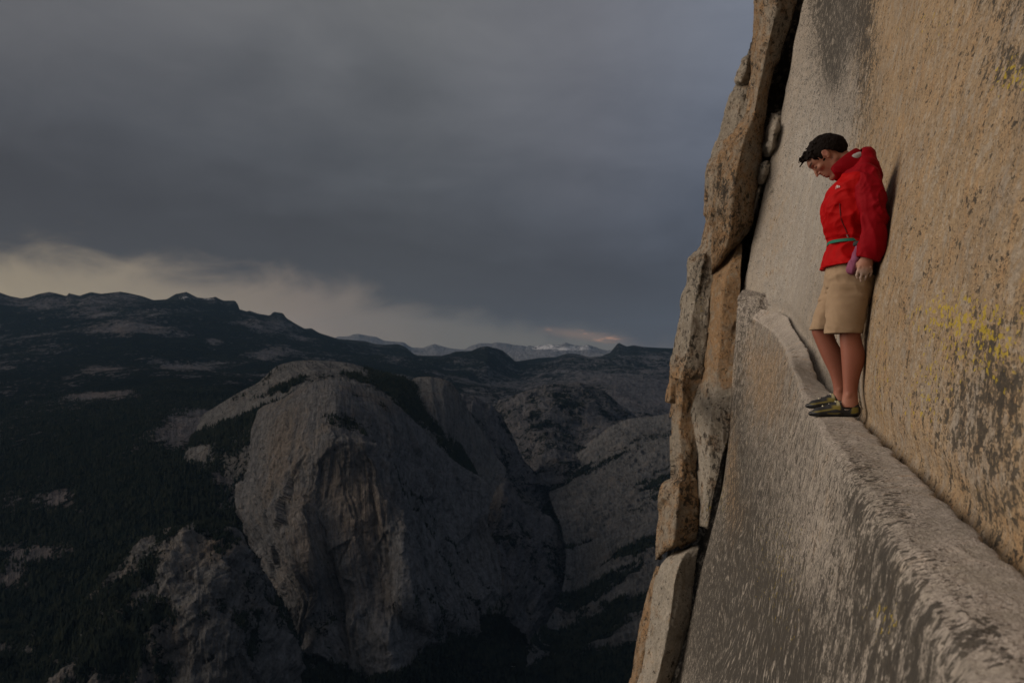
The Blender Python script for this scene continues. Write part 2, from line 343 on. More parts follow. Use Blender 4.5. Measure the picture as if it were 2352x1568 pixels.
def build_ledge():
    cols = ledge_cols()
    npt = len(cols[0])
    # along-row resampling: dense where the picture looks
    tk = np.array([-4, -2, -0.5, 0.6, 1.2, 2, 3, 4, 4.9, 5.43, 6.2, 7.24, 8.3, 9.5, 11, 12.6, 13.6, 14.5, 15.1, 17])
    dens = [5, 8, 30, 50, 75, 80, 65, 55, 28, 30, 34, 32, 30, 36, 36, 24, 22, 14, 5]
    C = np.stack(cols)                                     # (cols, pts, 3)
    t = np.concatenate([np.linspace(i, i + 1, n, endpoint=False) for i, n in enumerate(dens)] + [[len(cols) - 1]])
    i = np.clip(np.floor(t).astype(int), 0, len(cols) - 2); f = (t - i)[:, None, None]
    C = C[i] * (1 - f) + C[i + 1] * f
    rd = [3, 5, 4, 30, 30, 22, 7, 8, 14, 30, 45, 60, 70, 60, 12, 6][:npt - 1]
    s = np.concatenate([np.linspace(k, k + 1, n, endpoint=False) for k, n in enumerate(rd)] + [[npt - 1]])
    k = np.clip(np.floor(s).astype(int), 0, npt - 2); g = (s - k)[None, :, None]
    km, kn = np.clip(k - 1, 0, npt - 1), np.clip(k + 2, 0, npt - 1)
    a, b = C[:, k], C[:, k + 1]
    m0, m1 = (b - C[:, km]) * 0.35, (C[:, kn] - a) * 0.35
    hseg = ((k >= 9) | ((k >= 3) & (k <= 7)))[None, :, None]
    G = (2 * g**3 - 3 * g**2 + 1) * a + (g**3 - 2 * g**2 + g) * m0 + (-2 * g**3 + 3 * g**2) * b + (g**3 - g**2) * m1
    lin_ = a * (1 - g) + b * g
    G = np.where(hseg, lin_, G)
    N = grid_normals(G); ref = np.array([-0.8, -0.3, 0.5]); sg = np.sign((N * ref).sum(-1, keepdims=True)); N = N * np.where(sg == 0, 1, sg)
    down = np.broadcast_to(s[None, :], G.shape[:2])
    face = sstep(down, 6.0, 9.0); far = sstep(G[..., 1], 13.4, 15.0)
    Y = G[..., 1]
    d = sstep(down, 8.0, 11.5) * fbm(G * 0.55, 3, s=21) * 0.16 + sstep(down, 7.6, 10.0) * fbm(G * 2.1, 4, s=23) * 0.035 + (fbm(G * 3.4, 4, s=27) * 0.012 + ridged(G * np.array([10, 10, 5.0]), 3, s=29) * 0.004) * sstep(down, 2.0, 4.0)
    d = d * (1 - 0.85 * far) * (1 - 0.75 * np.exp(-((Y - 4.9) / 0.55) ** 2) * (1 - face))
    # ragged inner edge and ragged lip
    w = fbm(np.stack([Y * 7.5, Y * 0 + 3.1, Y * 0], -1), 4, g=0.6, s=31)
    inn = np.exp(-((down - 1.6) / 1.0) ** 2)
    G = G + N * d[..., None]
    G[..., 0] += -inn * (np.maximum(w + 0.15, 0) * 0.035) * sstep(Y, 0.5, 2) * (1 - far)
    rag = fbm(np.stack([Y * 2.2, Y * 0 + 9.1, Y * 0], -1), 3, g=0.6, s=37) * 0.022
    G[..., 0] += np.exp(-((down - 6.0) / 2.6) ** 2) * rag * (1 - far)
    vlen = np.concatenate([[0], np.cumsum(np.linalg.norm(np.diff(G[200], axis=0), axis=-1))])
    uu = np.broadcast_to((Y * 1.044), G.shape[:2]); vv = np.broadcast_to(vlen[None, :], G.shape[:2])
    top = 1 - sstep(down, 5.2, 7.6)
    # on the tread the grain runs along it, on the face down it
    st = np.stack([uu, vv * 1.0, 0 * uu], -1)
    tan = np.clip(0.85 * blob(G, 1760, 880, 55, 110) + 0.8 * blob(G, 1680, 1090, 16, 150) + 0.55 * blob(G, 1700, 1180, 30, 90) + 0.06, 0, 1) * (1 - 0.8 * top)
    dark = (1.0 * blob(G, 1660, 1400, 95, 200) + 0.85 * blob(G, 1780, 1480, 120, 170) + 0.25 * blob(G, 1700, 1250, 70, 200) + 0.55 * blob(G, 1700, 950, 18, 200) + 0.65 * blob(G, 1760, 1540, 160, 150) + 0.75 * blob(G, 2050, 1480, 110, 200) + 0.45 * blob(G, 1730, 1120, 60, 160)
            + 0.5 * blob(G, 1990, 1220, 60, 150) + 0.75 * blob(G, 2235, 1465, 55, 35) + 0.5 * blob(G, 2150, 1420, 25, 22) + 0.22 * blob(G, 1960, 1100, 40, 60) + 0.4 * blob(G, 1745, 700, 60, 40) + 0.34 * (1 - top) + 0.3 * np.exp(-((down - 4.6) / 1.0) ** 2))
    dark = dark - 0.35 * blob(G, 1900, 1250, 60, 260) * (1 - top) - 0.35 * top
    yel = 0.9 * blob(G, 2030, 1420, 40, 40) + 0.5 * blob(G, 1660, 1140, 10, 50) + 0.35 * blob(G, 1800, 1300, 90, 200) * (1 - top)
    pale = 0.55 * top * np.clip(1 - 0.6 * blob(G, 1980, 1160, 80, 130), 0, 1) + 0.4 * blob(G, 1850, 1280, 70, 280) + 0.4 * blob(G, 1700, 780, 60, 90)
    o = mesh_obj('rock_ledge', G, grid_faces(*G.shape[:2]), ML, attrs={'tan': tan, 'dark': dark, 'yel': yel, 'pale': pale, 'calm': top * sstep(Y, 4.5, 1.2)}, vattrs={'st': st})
    tag(o, kind='structure'); return o
build_ledge()

# ------------------------------------------------------------------ the pillar beyond the crack, flake by flake
def shards(q, seed, tilt=1.0):
    """broken faces: every irregular cell is its own slightly tilted plane, stepped against its neighbours"""
    sh = q.shape[:-1]; q = q.reshape(-1, 3); i0 = np.floor(q).astype(np.int64); best = np.full(len(q), 1e9); out = np.zeros(len(q))
    for dx in (-1, 0, 1):
        for dy in (-1, 0, 1):
            for dz in (-1, 0, 1):
                c = i0 + np.array([dx, dy, dz]); h = [_h(c[:, 0], c[:, 1], c[:, 2], seed + k) for k in range(7)]
                d = q - (c + np.stack(h[:3], -1)); dd = (d * d).sum(-1)
                val = ((np.stack(h[3:6], -1) * 2 - 1) * d).sum(-1) * tilt + (h[6] - 0.5) * 0.7
                m = dd < best; best = np.where(m, dd, best); out = np.where(m, val, out)
    return out.reshape(sh)
def rock_patch(name, rows, nu=120, nv=200, amp=0.05, ampf=0.012, sc=1.0, seed=0, mask=None, mat=None, back=2.2, su=False, sv=True, turn=0.35, kind='structure', smooth=True):
    """rows of (px,py,Y) from left to right; the sides and ends turn back behind the front so that it has real thickness"""
    rr = []
    for r in rows:
        r = [tuple(a) for a in r]
        l, e = r[0], r[-1]
        yb = l[2] + back; ye = e[2] + back
        left = [(l[0] + 14, l[1], yb), (l[0] + 1.5, l[1], l[2] + 0.3 * back * turn + 0.12)]
        right = [(e[0] - 1.5, e[1], e[2] + 0.3 * back * turn + 0.12), (e[0] - 14, e[1], ye)]
        rr.append(left + r + right)
    n = len(rr[0])
    G = grid_from_rows(rr, nu, nv, True, su, sv)
    Nn = grid_normals(G); Nn = toward(G, Nn)
    d = fbm(G * 0.9 * sc, 4, g=0.55, s=seed) * amp + ridged(G * 2.6 * sc, 3, s=seed + 3) * amp * 0.25 + fbm(G * 9 * sc, 3, g=0.6, s=seed + 7) * ampf
    # stepped exfoliation edges
    q = fbm(G * 1.3 * sc, 3, s=seed + 11) * 5; d = d + (np.floor(q) + sstep(q - np.floor(q), 0.82, 1.0)) * amp * 0.22
    wq = G + fbm(G * 3, 3, s=seed + 13)[..., None] * 0.12
    d = d * 0.5 + shards(wq * np.array([2.2, 1.4, 1.1]) * sc, seed + 17) * amp * 1.5 + shards(wq * np.array([6, 4, 3.4]) * sc, seed + 27) * amp * 0.35
    G = G + Nn * d[..., None]
    # close the top and bottom by a rim that goes back
    u, v = grid_uv(G)
    top = G[0] + (G[0] - 0) * (back / G[0][:, 1:2]) * 0.9; bot = G[-1] + G[-1] * (back / G[-1][:, 1:2]) * 0.9
    G2 = np.concatenate([top[None], G, bot[None]]); u2 = np.concatenate([u[:1], u, u[-1:]]); v2 = np.concatenate([v[:1] - back, v, v[-1:] + back])
    at = {k: np.zeros(G2.shape[:2]) for k in ('tan', 'dark', 'yel', 'pale')}
    if mask:
        for k, f in mask(G2).items(): at[k] = f
    o = mesh_obj(name, G2, grid_faces(*G2.shape[:2]), mat or MP, attrs=at, vattrs={'st': np.stack([u2, v2, 0 * u2], -1)}, smooth=smooth)
    if kind: tag(o, kind=kind)
    return o

def m_upper(G):
    n = fbm(G * 0.9, 3, s=61)
    return {'tan': np.clip(0.62 + 0.5 * blob(G, 1690, 230, 18, 90) + 0.5 * blob(G, 1665, 330, 25, 90) + n * 0.5 + 0.4 * blob(G, 1650, 570, 22, 60) - 0.5 * blob(G, 1780, 60, 40, 90), 0, 1),
            'dark': 0.10 + n * 0.4 + 0.7 * blob(G, 1655, 420, 22, 60) + 0.25 * blob(G, 1690, 480, 40, 80),
            'yel': 0.35 * blob(G, 1690, 40, 40, 60) + 0.2 * blob(G, 1645, 610, 20, 20), 'pale': 0.12 + 0 * n}
# big brown block that hangs over the crack
up = [
    [(1748, -160, 17.00), (1800, -160, 16.43), (1856, -160, 16.35)],
    [(1742, 0, 17.10), (1784, 0, 16.33), (1828, 0, 16.45)],
    [(1746, 60, 17.00), (1775, 55, 16.22), (1811, 60, 16.55)],
    [(1733, 121, 16.90), (1760, 121, 16.13), (1790, 121, 16.55)],
    [(1722, 200, 16.80), (1742, 205, 16.03), (1768, 205, 16.45)],
    [(1712, 262, 16.70), (1730, 268, 15.93), (1758, 268, 16.35)],
    [(1682, 303, 16.50), (1712, 310, 15.83), (1752, 317, 16.25)],
    [(1655, 355, 16.30), (1700, 360, 15.72), (1748, 363, 16.15)],
    [(1640, 400, 16.20), (1690, 405, 15.72), (1741, 405, 16.15)],
    [(1637, 458, 16.20), (1683, 463, 15.72), (1732, 467, 16.15)],
    [(1636, 520, 16.20), (1680, 522, 15.83), (1724, 513, 16.25)],
    [(1636, 565, 16.30), (1670, 562, 16.03), (1706, 549, 16.35)],
    [(1634, 622, 16.50), (1650, 605, 16.33), (1692, 566, 16.55)],
    [(1633, 634, 16.80), (1647, 615, 16.63), (1690, 572, 16.85)]]
rock_patch('rock_pillar', up, 150, 330, 0.038, 0.010, seed=101, mask=m_upper, su=False)
def m_left(G):
    n = fbm(G * 1.1, 3, s=71); y = HY - G[..., 2] / G[..., 1] * FPX
    return {'tan': np.clip(0.12 + n * 0.8 + 0.4 * sstep(y, 780, 900) - 0.3 * blob(G, 1600, 740, 40, 80) + 0.6 * blob(G, 1615, 520, 20, 60) + 0.5 * blob(G, 1550, 890, 30, 50) + 0.5 * blob(G, 1580, 960, 25, 45) + 0.5 * blob(G, 1580, 1080, 20, 40), 0, 1),
            'dark': 0.12 + n * 0.4 + 0.6 * blob(G, 1608, 640, 20, 40) + 0.4 * blob(G, 1600, 840, 30, 50) + 0.4 * blob(G, 1560, 1090, 40, 40),
            'yel': 0.5 * blob(G, 1610, 700, 18, 30) + 0.3 * blob(G, 1600, 900, 40, 60), 'pale': np.clip(0.35 + n * 0.5 + 0.4 * blob(G, 1600, 740, 30, 60) + 0.4 * blob(G, 1640, 960, 40, 80), 0, 1)}
# strip of paler rock behind, down the skyline
back1 = [
    [(1727, -150, 18.00), (1745, -150, 17.70), (1775, -150, 17.80)],
    [(1731, 0, 17.90), (1745, 0, 17.60), (1772, 0, 17.70)],
    [(1727, 90, 17.90), (1741, 90, 17.60), (1760, 90, 17.70)],
    [(1725, 135, 17.90), (1732, 135, 17.60), (1746, 135, 17.70)],
    [(1718, 200, 17.80), (1727, 200, 17.50), (1740, 200, 17.60)],
    [(1708, 260, 17.70), (1718, 262, 17.40), (1735, 262, 17.50)]]
rock_patch('rock_flake', back1, 60, 160, 0.03, 0.012, seed=131, mask=lambda G: {'tan': 0.95 + 0 * G[..., 0], 'dark': 0.35 + 0.3 * fbm(G * 2, 2, s=3)})
blk = [
    [(1716, 128, 18.10), (1722, 127, 18.00), (1735, 126, 18.10)],
    [(1705, 137, 18.00), (1716, 139, 17.80), (1735, 138, 18.00)],
    [(1696, 160, 18.00), (1712, 162, 17.70), (1735, 163, 17.90)],
    [(1688, 183, 18.00), (1704, 186, 17.70), (1733, 184, 17.90)],
    [(1692, 193, 18.10), (1706, 192, 17.90), (1732, 189, 18.10)]]
rock_patch('rock_block', blk, 60, 70, 0.05, 0.01, seed=141, mask=lambda G: {'pale': 0.45 + 0 * G[..., 0], 'tan': 0.15 + 0 * G[..., 0], 'dark': 0.1 + 0 * G[..., 0]}, back=1.0)
back2 = [
    [(1693, 190, 18.35), (1708, 190, 17.90), (1730, 190, 17.75)],
    [(1676, 225, 18.25), (1700, 225, 17.80), (1725, 225, 17.65)],
    [(1657, 287, 18.15), (1685, 287, 17.70), (1712, 287, 17.45)],
    [(1636, 350, 18.05), (1662, 350, 17.50), (1690, 350, 17.25)],
    [(1624, 396, 17.95), (1640, 396, 17.40), (1665, 396, 17.15)],
    [(1620, 458, 17.85), (1634, 458, 17.30), (1655, 458, 17.05)],
    [(1618, 490, 17.85), (1634, 487, 17.20), (1655, 487, 17.05)],
    [(1623, 502, 17.75), (1636, 500, 17.10), (1655, 500, 16.95)],
    [(1615, 542, 17.65), (1630, 540, 17.00), (1652, 540, 16.85)],
    [(1609, 567, 17.55), (1628, 567, 16.90), (1652, 567, 16.75)],
    [(1590, 590, 17.45), (1616, 590, 16.80), (1650, 590, 16.75)],
    [(1580, 606, 17.35), (1612, 610, 16.70), (1648, 612, 16.65)],
    [(1580, 650, 17.25), (1604, 652, 16.60), (1638, 655, 16.55)],
    [(1567, 682, 17.15), (1596, 684, 16.50), (1630, 686, 16.45)],
    [(1562, 722, 17.05), (1590, 724, 16.40), (1627, 726, 16.35)],
    [(1548, 800, 16.85), (1580, 802, 16.30), (1622, 806, 16.25)],
    [(1540, 845, 16.75), (1572, 848, 16.20), (1616, 850, 16.15)],
    [(1539, 872, 16.75), (1568, 876, 16.10), (1612, 880, 16.15)],
    [(1540, 925, 16.65), (1566, 927, 16.10), (1604, 930, 16.05)],
    [(1537, 975, 16.65), (1562, 977, 16.00), (1600, 980, 15.95)],
    [(1539, 1030, 16.55), (1565, 1030, 15.90), (1603, 1030, 15.85)],
    [(1542, 1075, 16.45), (1566, 1075, 15.80), (1603, 1075, 15.85)],
    [(1541, 1100, 16.35), (1566, 1098, 15.70), (1603, 1098, 15.75)],
    [(1522, 1113, 16.25), (1560, 1112, 15.60), (1603, 1112, 15.75)],
    [(1517, 1160, 16.15), (1556, 1160, 15.50), (1603, 1160, 15.65)],
    [(1510, 1220, 16.05), (1550, 1218, 15.50), (1599, 1212, 15.65)],
    [(1508, 1262, 16.05), (1545, 1250, 15.50), (1595, 1232, 15.65)],
    [(1507, 1285, 16.15), (1540, 1265, 15.80), (1593, 1240, 15.85)]]
rock_patch('rock_pillar', back2, 130, 460, 0.042, 0.010, seed=151, mask=m_left)
flk = [[(1541, 868, 15.4), (1545, 868, 15.3), (1552, 870, 15.2)], [(1533, 884, 15.3), (1540, 884, 15.0), (1552, 886, 15.0)], [(1528, 915, 15.2), (1538, 916, 14.9), (1552, 916, 14.9)], [(1530, 924, 15.3), (1539, 926, 15.1), (1552, 926, 15.1)]]
rock_patch('rock_flake', flk, 40, 50, 0.012, 0.006, seed=161, mask=lambda G: {'tan': 1 + 0 * G[..., 0]}, back=0.7)
# smooth tan panel right of it, beside the crack
pan = [
    [(1690, 560, 17.30), (1696, 560, 16.57), (1703, 560, 16.47)],
    [(1664, 590, 16.90), (1684, 590, 16.17), (1703, 590, 16.07)],
    [(1640, 618, 16.70), (1672, 618, 16.07), (1701, 618, 15.97)],
    [(1632, 650, 16.60), (1665, 650, 15.98), (1702, 653, 15.88)],
    [(1627, 697, 16.50), (1660, 697, 15.98), (1698, 697, 15.88)],
    [(1622, 759, 16.40), (1656, 759, 15.88), (1694, 759, 15.78)],
    [(1614, 823, 16.30), (1650, 823, 15.77), (1688, 823, 15.67)],
    [(1609, 869, 16.20), (1646, 869, 15.67), (1684, 869, 15.57)],
    [(1597, 915, 16.10), (1640, 915, 15.57), (1681, 915, 15.47)],
    [(1586, 950, 16.10), (1635, 950, 15.48), (1677, 960, 15.38)],
    [(1590, 990, 16.00), (1630, 990, 15.38), (1672, 1010, 15.28)],
    [(1598, 1020, 15.90), (1630, 1030, 15.27), (1659, 1047, 15.17)],
    [(1602, 1075, 15.90), (1628, 1085, 15.17), (1649, 1095, 15.07)],
    [(1603, 1140, 15.80), (1622, 1141, 15.17), (1638, 1143, 15.07)],
    [(1602, 1200, 15.80), (1614, 1203, 15.17), (1626, 1205, 15.07)],
    [(1602, 1207, 16.00), (1614, 1208, 15.38), (1626, 1208, 15.28)]]
def m_pan(G):
    n = fbm(G * 1.2, 3, s=81); y = HY - G[..., 2] / G[..., 1] * FPX; low = sstep(y, 830, 930)
    return {'tan': np.clip(0.85 * (1 - low) + n * 0.35 + 0.12, 0, 1), 'dark': -0.12 + low * (0.22 + n * 0.5) + 0.4 * blob(G, 1655, 950, 20, 30) + 0.35 * blob(G, 1660, 1090, 12, 60),
            'yel': low * 0.4 * sstep(y, 1060, 1180) + 0.3 * blob(G, 1655, 1030, 20, 40), 'pale': np.clip(0.25 + low * 0.7, 0, 1)}
rock_patch('rock_pillar', pan, 100, 380, 0.022, 0.008, seed=171, mask=m_pan)
# lowest block under the slanting joint
low = [
    [(1586, 1252, 16.15), (1594, 1250, 15.75), (1602, 1251, 15.65)],
    [(1560, 1264, 15.95), (1584, 1260, 15.45), (1605, 1258, 15.45)],
    [(1536, 1278, 15.85), (1570, 1276, 15.25), (1602, 1276, 15.35)],
    [(1519, 1296, 15.75), (1560, 1296, 15.15), (1598, 1296, 15.35)],
    [(1507, 1330, 15.75), (1550, 1332, 15.05), (1593, 1340, 15.35)],
    [(1502, 1366, 15.65), (1545, 1366, 15.05), (1590, 1366, 15.25)],
    [(1495, 1430, 15.55), (1537, 1432, 14.95), (1581, 1432, 15.25)],
    [(1480, 1500, 15.45), (1522, 1505, 14.85), (1562, 1505, 15.15)],
    [(1467, 1568, 15.35), (1506, 1568, 14.75), (1542, 1568, 15.05)],
    [(1420, 1740, 15.15), (1450, 1740, 14.65), (1500, 1740, 14.95)]]
def m_low(G):
    n = fbm(G * 1.2, 3, s=91)
    return {'tan': np.clip(0.02 + n * 0.4, 0, 1), 'dark': -0.12 + n * 0.4 + 0.7 * blob(G, 1568, 1430, 7, 25) + 0.3 * blob(G, 1540, 1520, 14, 40), 'pale': np.clip(0.95 + n * 0.4, 0, 1)}
rock_patch('rock_block', low, 110, 230, 0.028, 0.006, seed=181, mask=m_low)
edge = [
    [(1507, 1300, 16.60), (1512, 1300, 16.20), (1530, 1300, 16.00)],
    [(1500, 1325, 16.60), (1508, 1325, 16.20), (1530, 1325, 16.00)],
    [(1474, 1430, 16.40), (1490, 1430, 16.00), (1520, 1430, 15.80)],
    [(1456, 1505, 16.30), (1472, 1505, 15.80), (1510, 1505, 15.70)],
    [(1444, 1568, 16.20), (1462, 1568, 15.70), (1500, 1568, 15.60)],
    [(1405, 1740, 16.00), (1425, 1740, 15.50), (1470, 1740, 15.50)]]
rock_patch('rock_flake', edge, 60, 150, 0.03, 0.012, seed=191, mask=lambda G: {'tan': 0.9 + 0 * G[..., 0], 'dark': 0.3 + 0.5 * fbm(G * 1.5, 3, s=5)})
# block at the far end of the ledge
stub = [
    [(1710, 660, 16.2), (1735, 655, 16.0), (1770, 664, 15.9)],
    [(1700, 671, 15.7), (1735, 668, 15.4), (1776, 669, 15.1)],
    [(1696, 681, 15.4), (1735, 680, 15.0), (1778, 678, 14.75)],
    [(1694, 700, 15.3), (1735, 700, 14.9), (1781, 697, 14.65)],
    [(1693, 720, 15.25), (1735, 722, 14.85), (1783, 714, 14.6)],
    [(1692, 745, 15.3), (1730, 742, 14.85), (1780, 728, 14.7)],
    [(1691, 785, 15.5), (1728, 770, 15.0), (1770, 745, 14.9)]]
rock_patch('rock_block', stub, 90, 110, 0.03, 0.010, seed=201, mat=ML, mask=lambda G: {'dark': 0.30 + 0.3 * fbm(G * 2, 2, s=6), 'pale': 0.6 + 0 * G[..., 0]}, back=1.2)
# stones jammed in the crack
def chock(rows, label, seed):
    o = rock_patch('chockstone', rows, 60, 70, 0.06, 0.006, 1.6, seed=seed, mask=lambda G: {'pale': 0.75 + 0 * G[..., 0], 'dark': -0.1 + 0 * G[..., 0]}, back=0.8, kind=None, su=True)
    tag(o, label, 'rock', 'stones jammed in the crack'); return o
chock([[(1780, 262, 16.5), (1790, 254, 16.4), (1800, 252, 16.4)], [(1768, 280, 16.3), (1785, 276, 15.8), (1804, 272, 16.2)], [(1757, 310, 16.2), (1777, 310, 15.6), (1799, 310, 16.1)],
       [(1751, 340, 16.2), (1772, 342, 15.7), (1793, 340, 16.1)], [(1750, 360, 16.4), (1765, 363, 16.0), (1778, 358, 16.3)]], 'large rounded pale stone jammed highest in the dark crack', 211)
chock([[(1751, 370, 16.5), (1760, 368, 16.3), (1770, 370, 16.4)], [(1747, 385, 16.3), (1757, 385, 15.9), (1768, 385, 16.2)], [(1743, 404, 16.3), (1752, 408, 15.9), (1763, 402, 16.2)],
       [(1741, 417, 16.4), (1748, 419, 16.1), (1755, 415, 16.3)]], 'small pale stone wedged just under the large rounded one in the crack', 221)
chock([[(1740, 425, 16.5), (1747, 424, 16.3), (1754, 424, 16.5)], [(1736, 440, 16.4), (1742, 440, 16.0), (1748, 440, 16.3)], [(1731, 465, 16.4), (1736, 466, 16.0), (1740, 465, 16.3)],
       [(1727, 490, 16.5), (1730, 490, 16.2), (1733, 490, 16.4)]], 'thin pale sliver of stone, lowest of those in the crack', 231)
# rock at the back of the crack, coloured dark to stand in for shade
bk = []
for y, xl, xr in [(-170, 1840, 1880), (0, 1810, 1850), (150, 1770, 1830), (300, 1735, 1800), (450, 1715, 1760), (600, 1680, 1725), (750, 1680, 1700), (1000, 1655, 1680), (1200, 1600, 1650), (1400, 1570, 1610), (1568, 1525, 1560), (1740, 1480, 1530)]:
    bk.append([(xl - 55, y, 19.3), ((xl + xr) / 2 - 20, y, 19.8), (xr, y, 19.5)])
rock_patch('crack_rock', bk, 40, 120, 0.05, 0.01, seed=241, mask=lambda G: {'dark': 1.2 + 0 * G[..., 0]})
# ------------------------------------------------------------------ the valley, its domes and the ranges beyond
def far_mat(name, rock=(0.105, 0.103, 0.102), warm=(0.13, 0.105, 0.085), tree=(0.007, 0.011, 0.011), su=0.03, sv=0.004, sc=1.0, snow=False, bump=1.0):  # terrain albedo set well under the cliff's, standing in for dimmer valley light
    m = bpy.data.materials.new(name); m.use_nodes = True; T = NT(m.node_tree)
    st = T.attr('st').outputs['Vector']; pos = T.vmul(T.n('ShaderNodeTexCoord').outputs['Object'], (sc, sc, sc))
    def con(n, k): return T.m('MAXIMUM', T.m('MINIMUM', T.m('MULTIPLY', T.m('SUBTRACT', n, 0.5), k * 2.1), 1.4), -1.4)
    fo, wa, sn = [T.attr(k).outputs['Fac'] for k in ('forest', 'warm', 'snow')]
    s1 = con(T.noise(T.vmul(st, (su * sc, sv * sc, 1)), 1.0, 5, 0.7, 0.5), 3)
    s2 = con(T.noise(T.vadd(T.vmul(st, (su * 3.3 * sc, sv * 4 * sc, 1)), (5, 2, 0)), 1.0, 4, 0.7, 0.3), 3)
    n1 = con(T.noise(pos, 0.012, 6, 0.68, 0.3), 3)
    n2 = con(T.noise(pos, 0.06, 4, 0.75, 0.3), 3)
    c = T.mix(T.step(T.m('ADD', wa, T.m('ADD', T.m('MULTIPLY', s1, 0.25), T.m('MULTIPLY', n1, 0.2))), 0.1, 0.9), (*rock, 1), (*warm, 1))
    v = T.m('ADD', 1.0, T.m('ADD', T.m('MULTIPLY', s1, 0.26), T.m('ADD', T.m('MULTIPLY', s2, 0.30), T.m('MULTIPLY', n2, 0.30))))
    c = T.mix(1.0, c, T.n('ShaderNodeCombineColor', inp={0: v, 1: v, 2: v}).outputs[0], 'MULTIPLY')
    dk = T.step(T.m('ADD', T.m('MULTIPLY', s1, 0.7), T.m('MULTIPLY', s2, 0.45)), 0.45, 0.95)         # black water streaks and cracks
    c = T.mix(T.m('MULTIPLY', dk, 0.6), c, (0.022, 0.023, 0.027, 1))
    fm = T.step(T.m('ADD', fo, T.m('ADD', T.m('MULTIPLY', n1, 0.30), T.m('MULTIPLY', n2, 0.38))), 0.42, 0.62)
    tc = T.mix(T.step(n1, -0.2, 1.1), (*tree, 1), (tree[0] * 1.9, tree[1] * 1.5, tree[2] * 1.1, 1))
    c = T.mix(fm, c, tc)
    if snow:
        sm = T.step(T.m('ADD', sn, T.m('ADD', T.m('MULTIPLY', n1, 0.3), T.m('MULTIPLY', n2, 0.3))), 0.62, 0.78)
        c = T.mix(sm, c, (0.62, 0.60, 0.60, 1))
    h = T.m('ADD', T.m('MULTIPLY', s1, 3.0), T.m('ADD', T.m('MULTIPLY', s2, 2.0), T.m('ADD', T.m('MULTIPLY', n2, 3.0), T.m('MULTIPLY', T.m('MULTIPLY', fm, n2), 6.0))))
    b = T.n('ShaderNodeBump', inp={'Strength': bump, 'Distance': 1.0 / sc, 'Height': h})
    p = T.n('ShaderNodeBsdfPrincipled', inp={'Base Color': c, 'Roughness': 0.95, 'Normal': b.outputs[0]})
    p.inputs['Specular IOR Level'].default_value = 0.0
    T.n('ShaderNodeOutputMaterial', inp={0: p.outputs[0]})
    return m
FM_NEAR = far_mat('dome_granite', sc=1.0)
FM_MID = far_mat('range_rock', rock=(0.085, 0.083, 0.09), warm=(0.10, 0.085, 0.08), sc=0.33, snow=True)
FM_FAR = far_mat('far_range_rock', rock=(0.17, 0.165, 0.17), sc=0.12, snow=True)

def land(name, rows, nu, nv, disp, masks, mat, xr=None, skirt=0.0, keep=0.12):
    """rows of (list of (px,py), depth or depth list), back to front; every row is read at the same fractions of its own length"""
    A = []
    for pts, Y in rows:
        p = np.asarray(pts, float)
        yv = np.full(len(p), float(Y)) if np.isscalar(Y) else np.interp(p[:, 0], [a for a, _ in Y], [b for _, b in Y])
        if xr is not None:
            x = np.linspace(xr[0], xr[1], nu); py = np.interp(x, p[:, 0], p[:, 1]); yy = np.interp(x, p[:, 0], yv)
            A.append(np.stack([x, py, 1 / yy], -1))
        else:
            q = np.concatenate([p, 1 / yv[:, None]], 1)
            A.append(resample(q, nu, True))
    A = np.stack(A)
    B = resample(A.reshape(len(rows), -1), nv, True).reshape(nv, nu, 3)
    Y = 1 / B[..., 2]
    G = np.stack([(B[..., 0] - CX) / FPX * Y, Y, (HY - B[..., 1]) / FPX * Y], -1)
    N = toward(G, grid_normals(G)); u, v = grid_uv(G)
    t = np.linspace(0, 1, nv)[:, None]
    G0 = G.copy()
    G = G + N * (disp(G, u, v) * (keep + (1 - keep) * sstep(t, 0.0, 0.10)))[..., None]
    mk = masks(G0, u, v)
    at = {k: np.broadcast_to(mk.get(k, 0.0), G.shape[:2]) for k in ('forest', 'warm', 'snow')}
    o = mesh_obj(name, G, grid_faces(nv, nu), mat, attrs=at, vattrs={'st': np.stack([u, v, 0 * u], -1)})
    tag(o, kind='structure')
    return o, G, at
def pxy(G): return G[..., 0] / G[..., 1] * FPX + CX, HY - G[..., 2] / G[..., 1] * FPX

# far snowy range
r0 = [(300, 790), (700, 784), (770, 779), (780, 777), (804, 773), (812, 770), (825, 769), (853, 773), (866, 776), (881, 784), (902, 789), (926, 787), (943, 799), (971, 799), (997, 790.5), (1020, 796), (1040, 801), (1068, 803), (1082, 796), (1103, 790.5), (1127, 794), (1141, 789), (1162, 790), (1186, 796), (1211, 801), (1228, 801), (1245, 797), (1270, 793), (1287, 792), (1299, 786), (1306, 789), (1318, 792), (1332, 794), (1350, 791), (1367, 799), (1395, 810), (1450, 806), (1560, 806), (1800, 812), (2300, 815)]
rows = [(r0, 33000), ([(x, y * 0.55 + 0.45 * 822) for x, y in r0], 30000), ([(x, 826 + 4 * math.sin(x * 0.03)) for x, y in r0], 26500), ([(x, 850) for x, y in r0], 22000)]
land('far_mountains', rows, 700, 90, lambda G, u, v: ridged(G / 2600.0, 5, 0.55, 301) * 190, lambda G, u, v: {'forest': 0.1, 'snow': 0.50 * blob(G, 1255, 800, 60, 12) + 0.45 * blob(G, 1350, 797, 25, 8) + 0.42 * blob(G, 830, 776, 35, 8) + 0.5 * blob(G, 1290, 806, 60, 5) + 0.25 * blob(G, 1300, 800, 90, 14) + 0.2 * blob(G, 1190, 803, 40, 8)}, FM_FAR, xr=(300, 2300), keep=0.05)

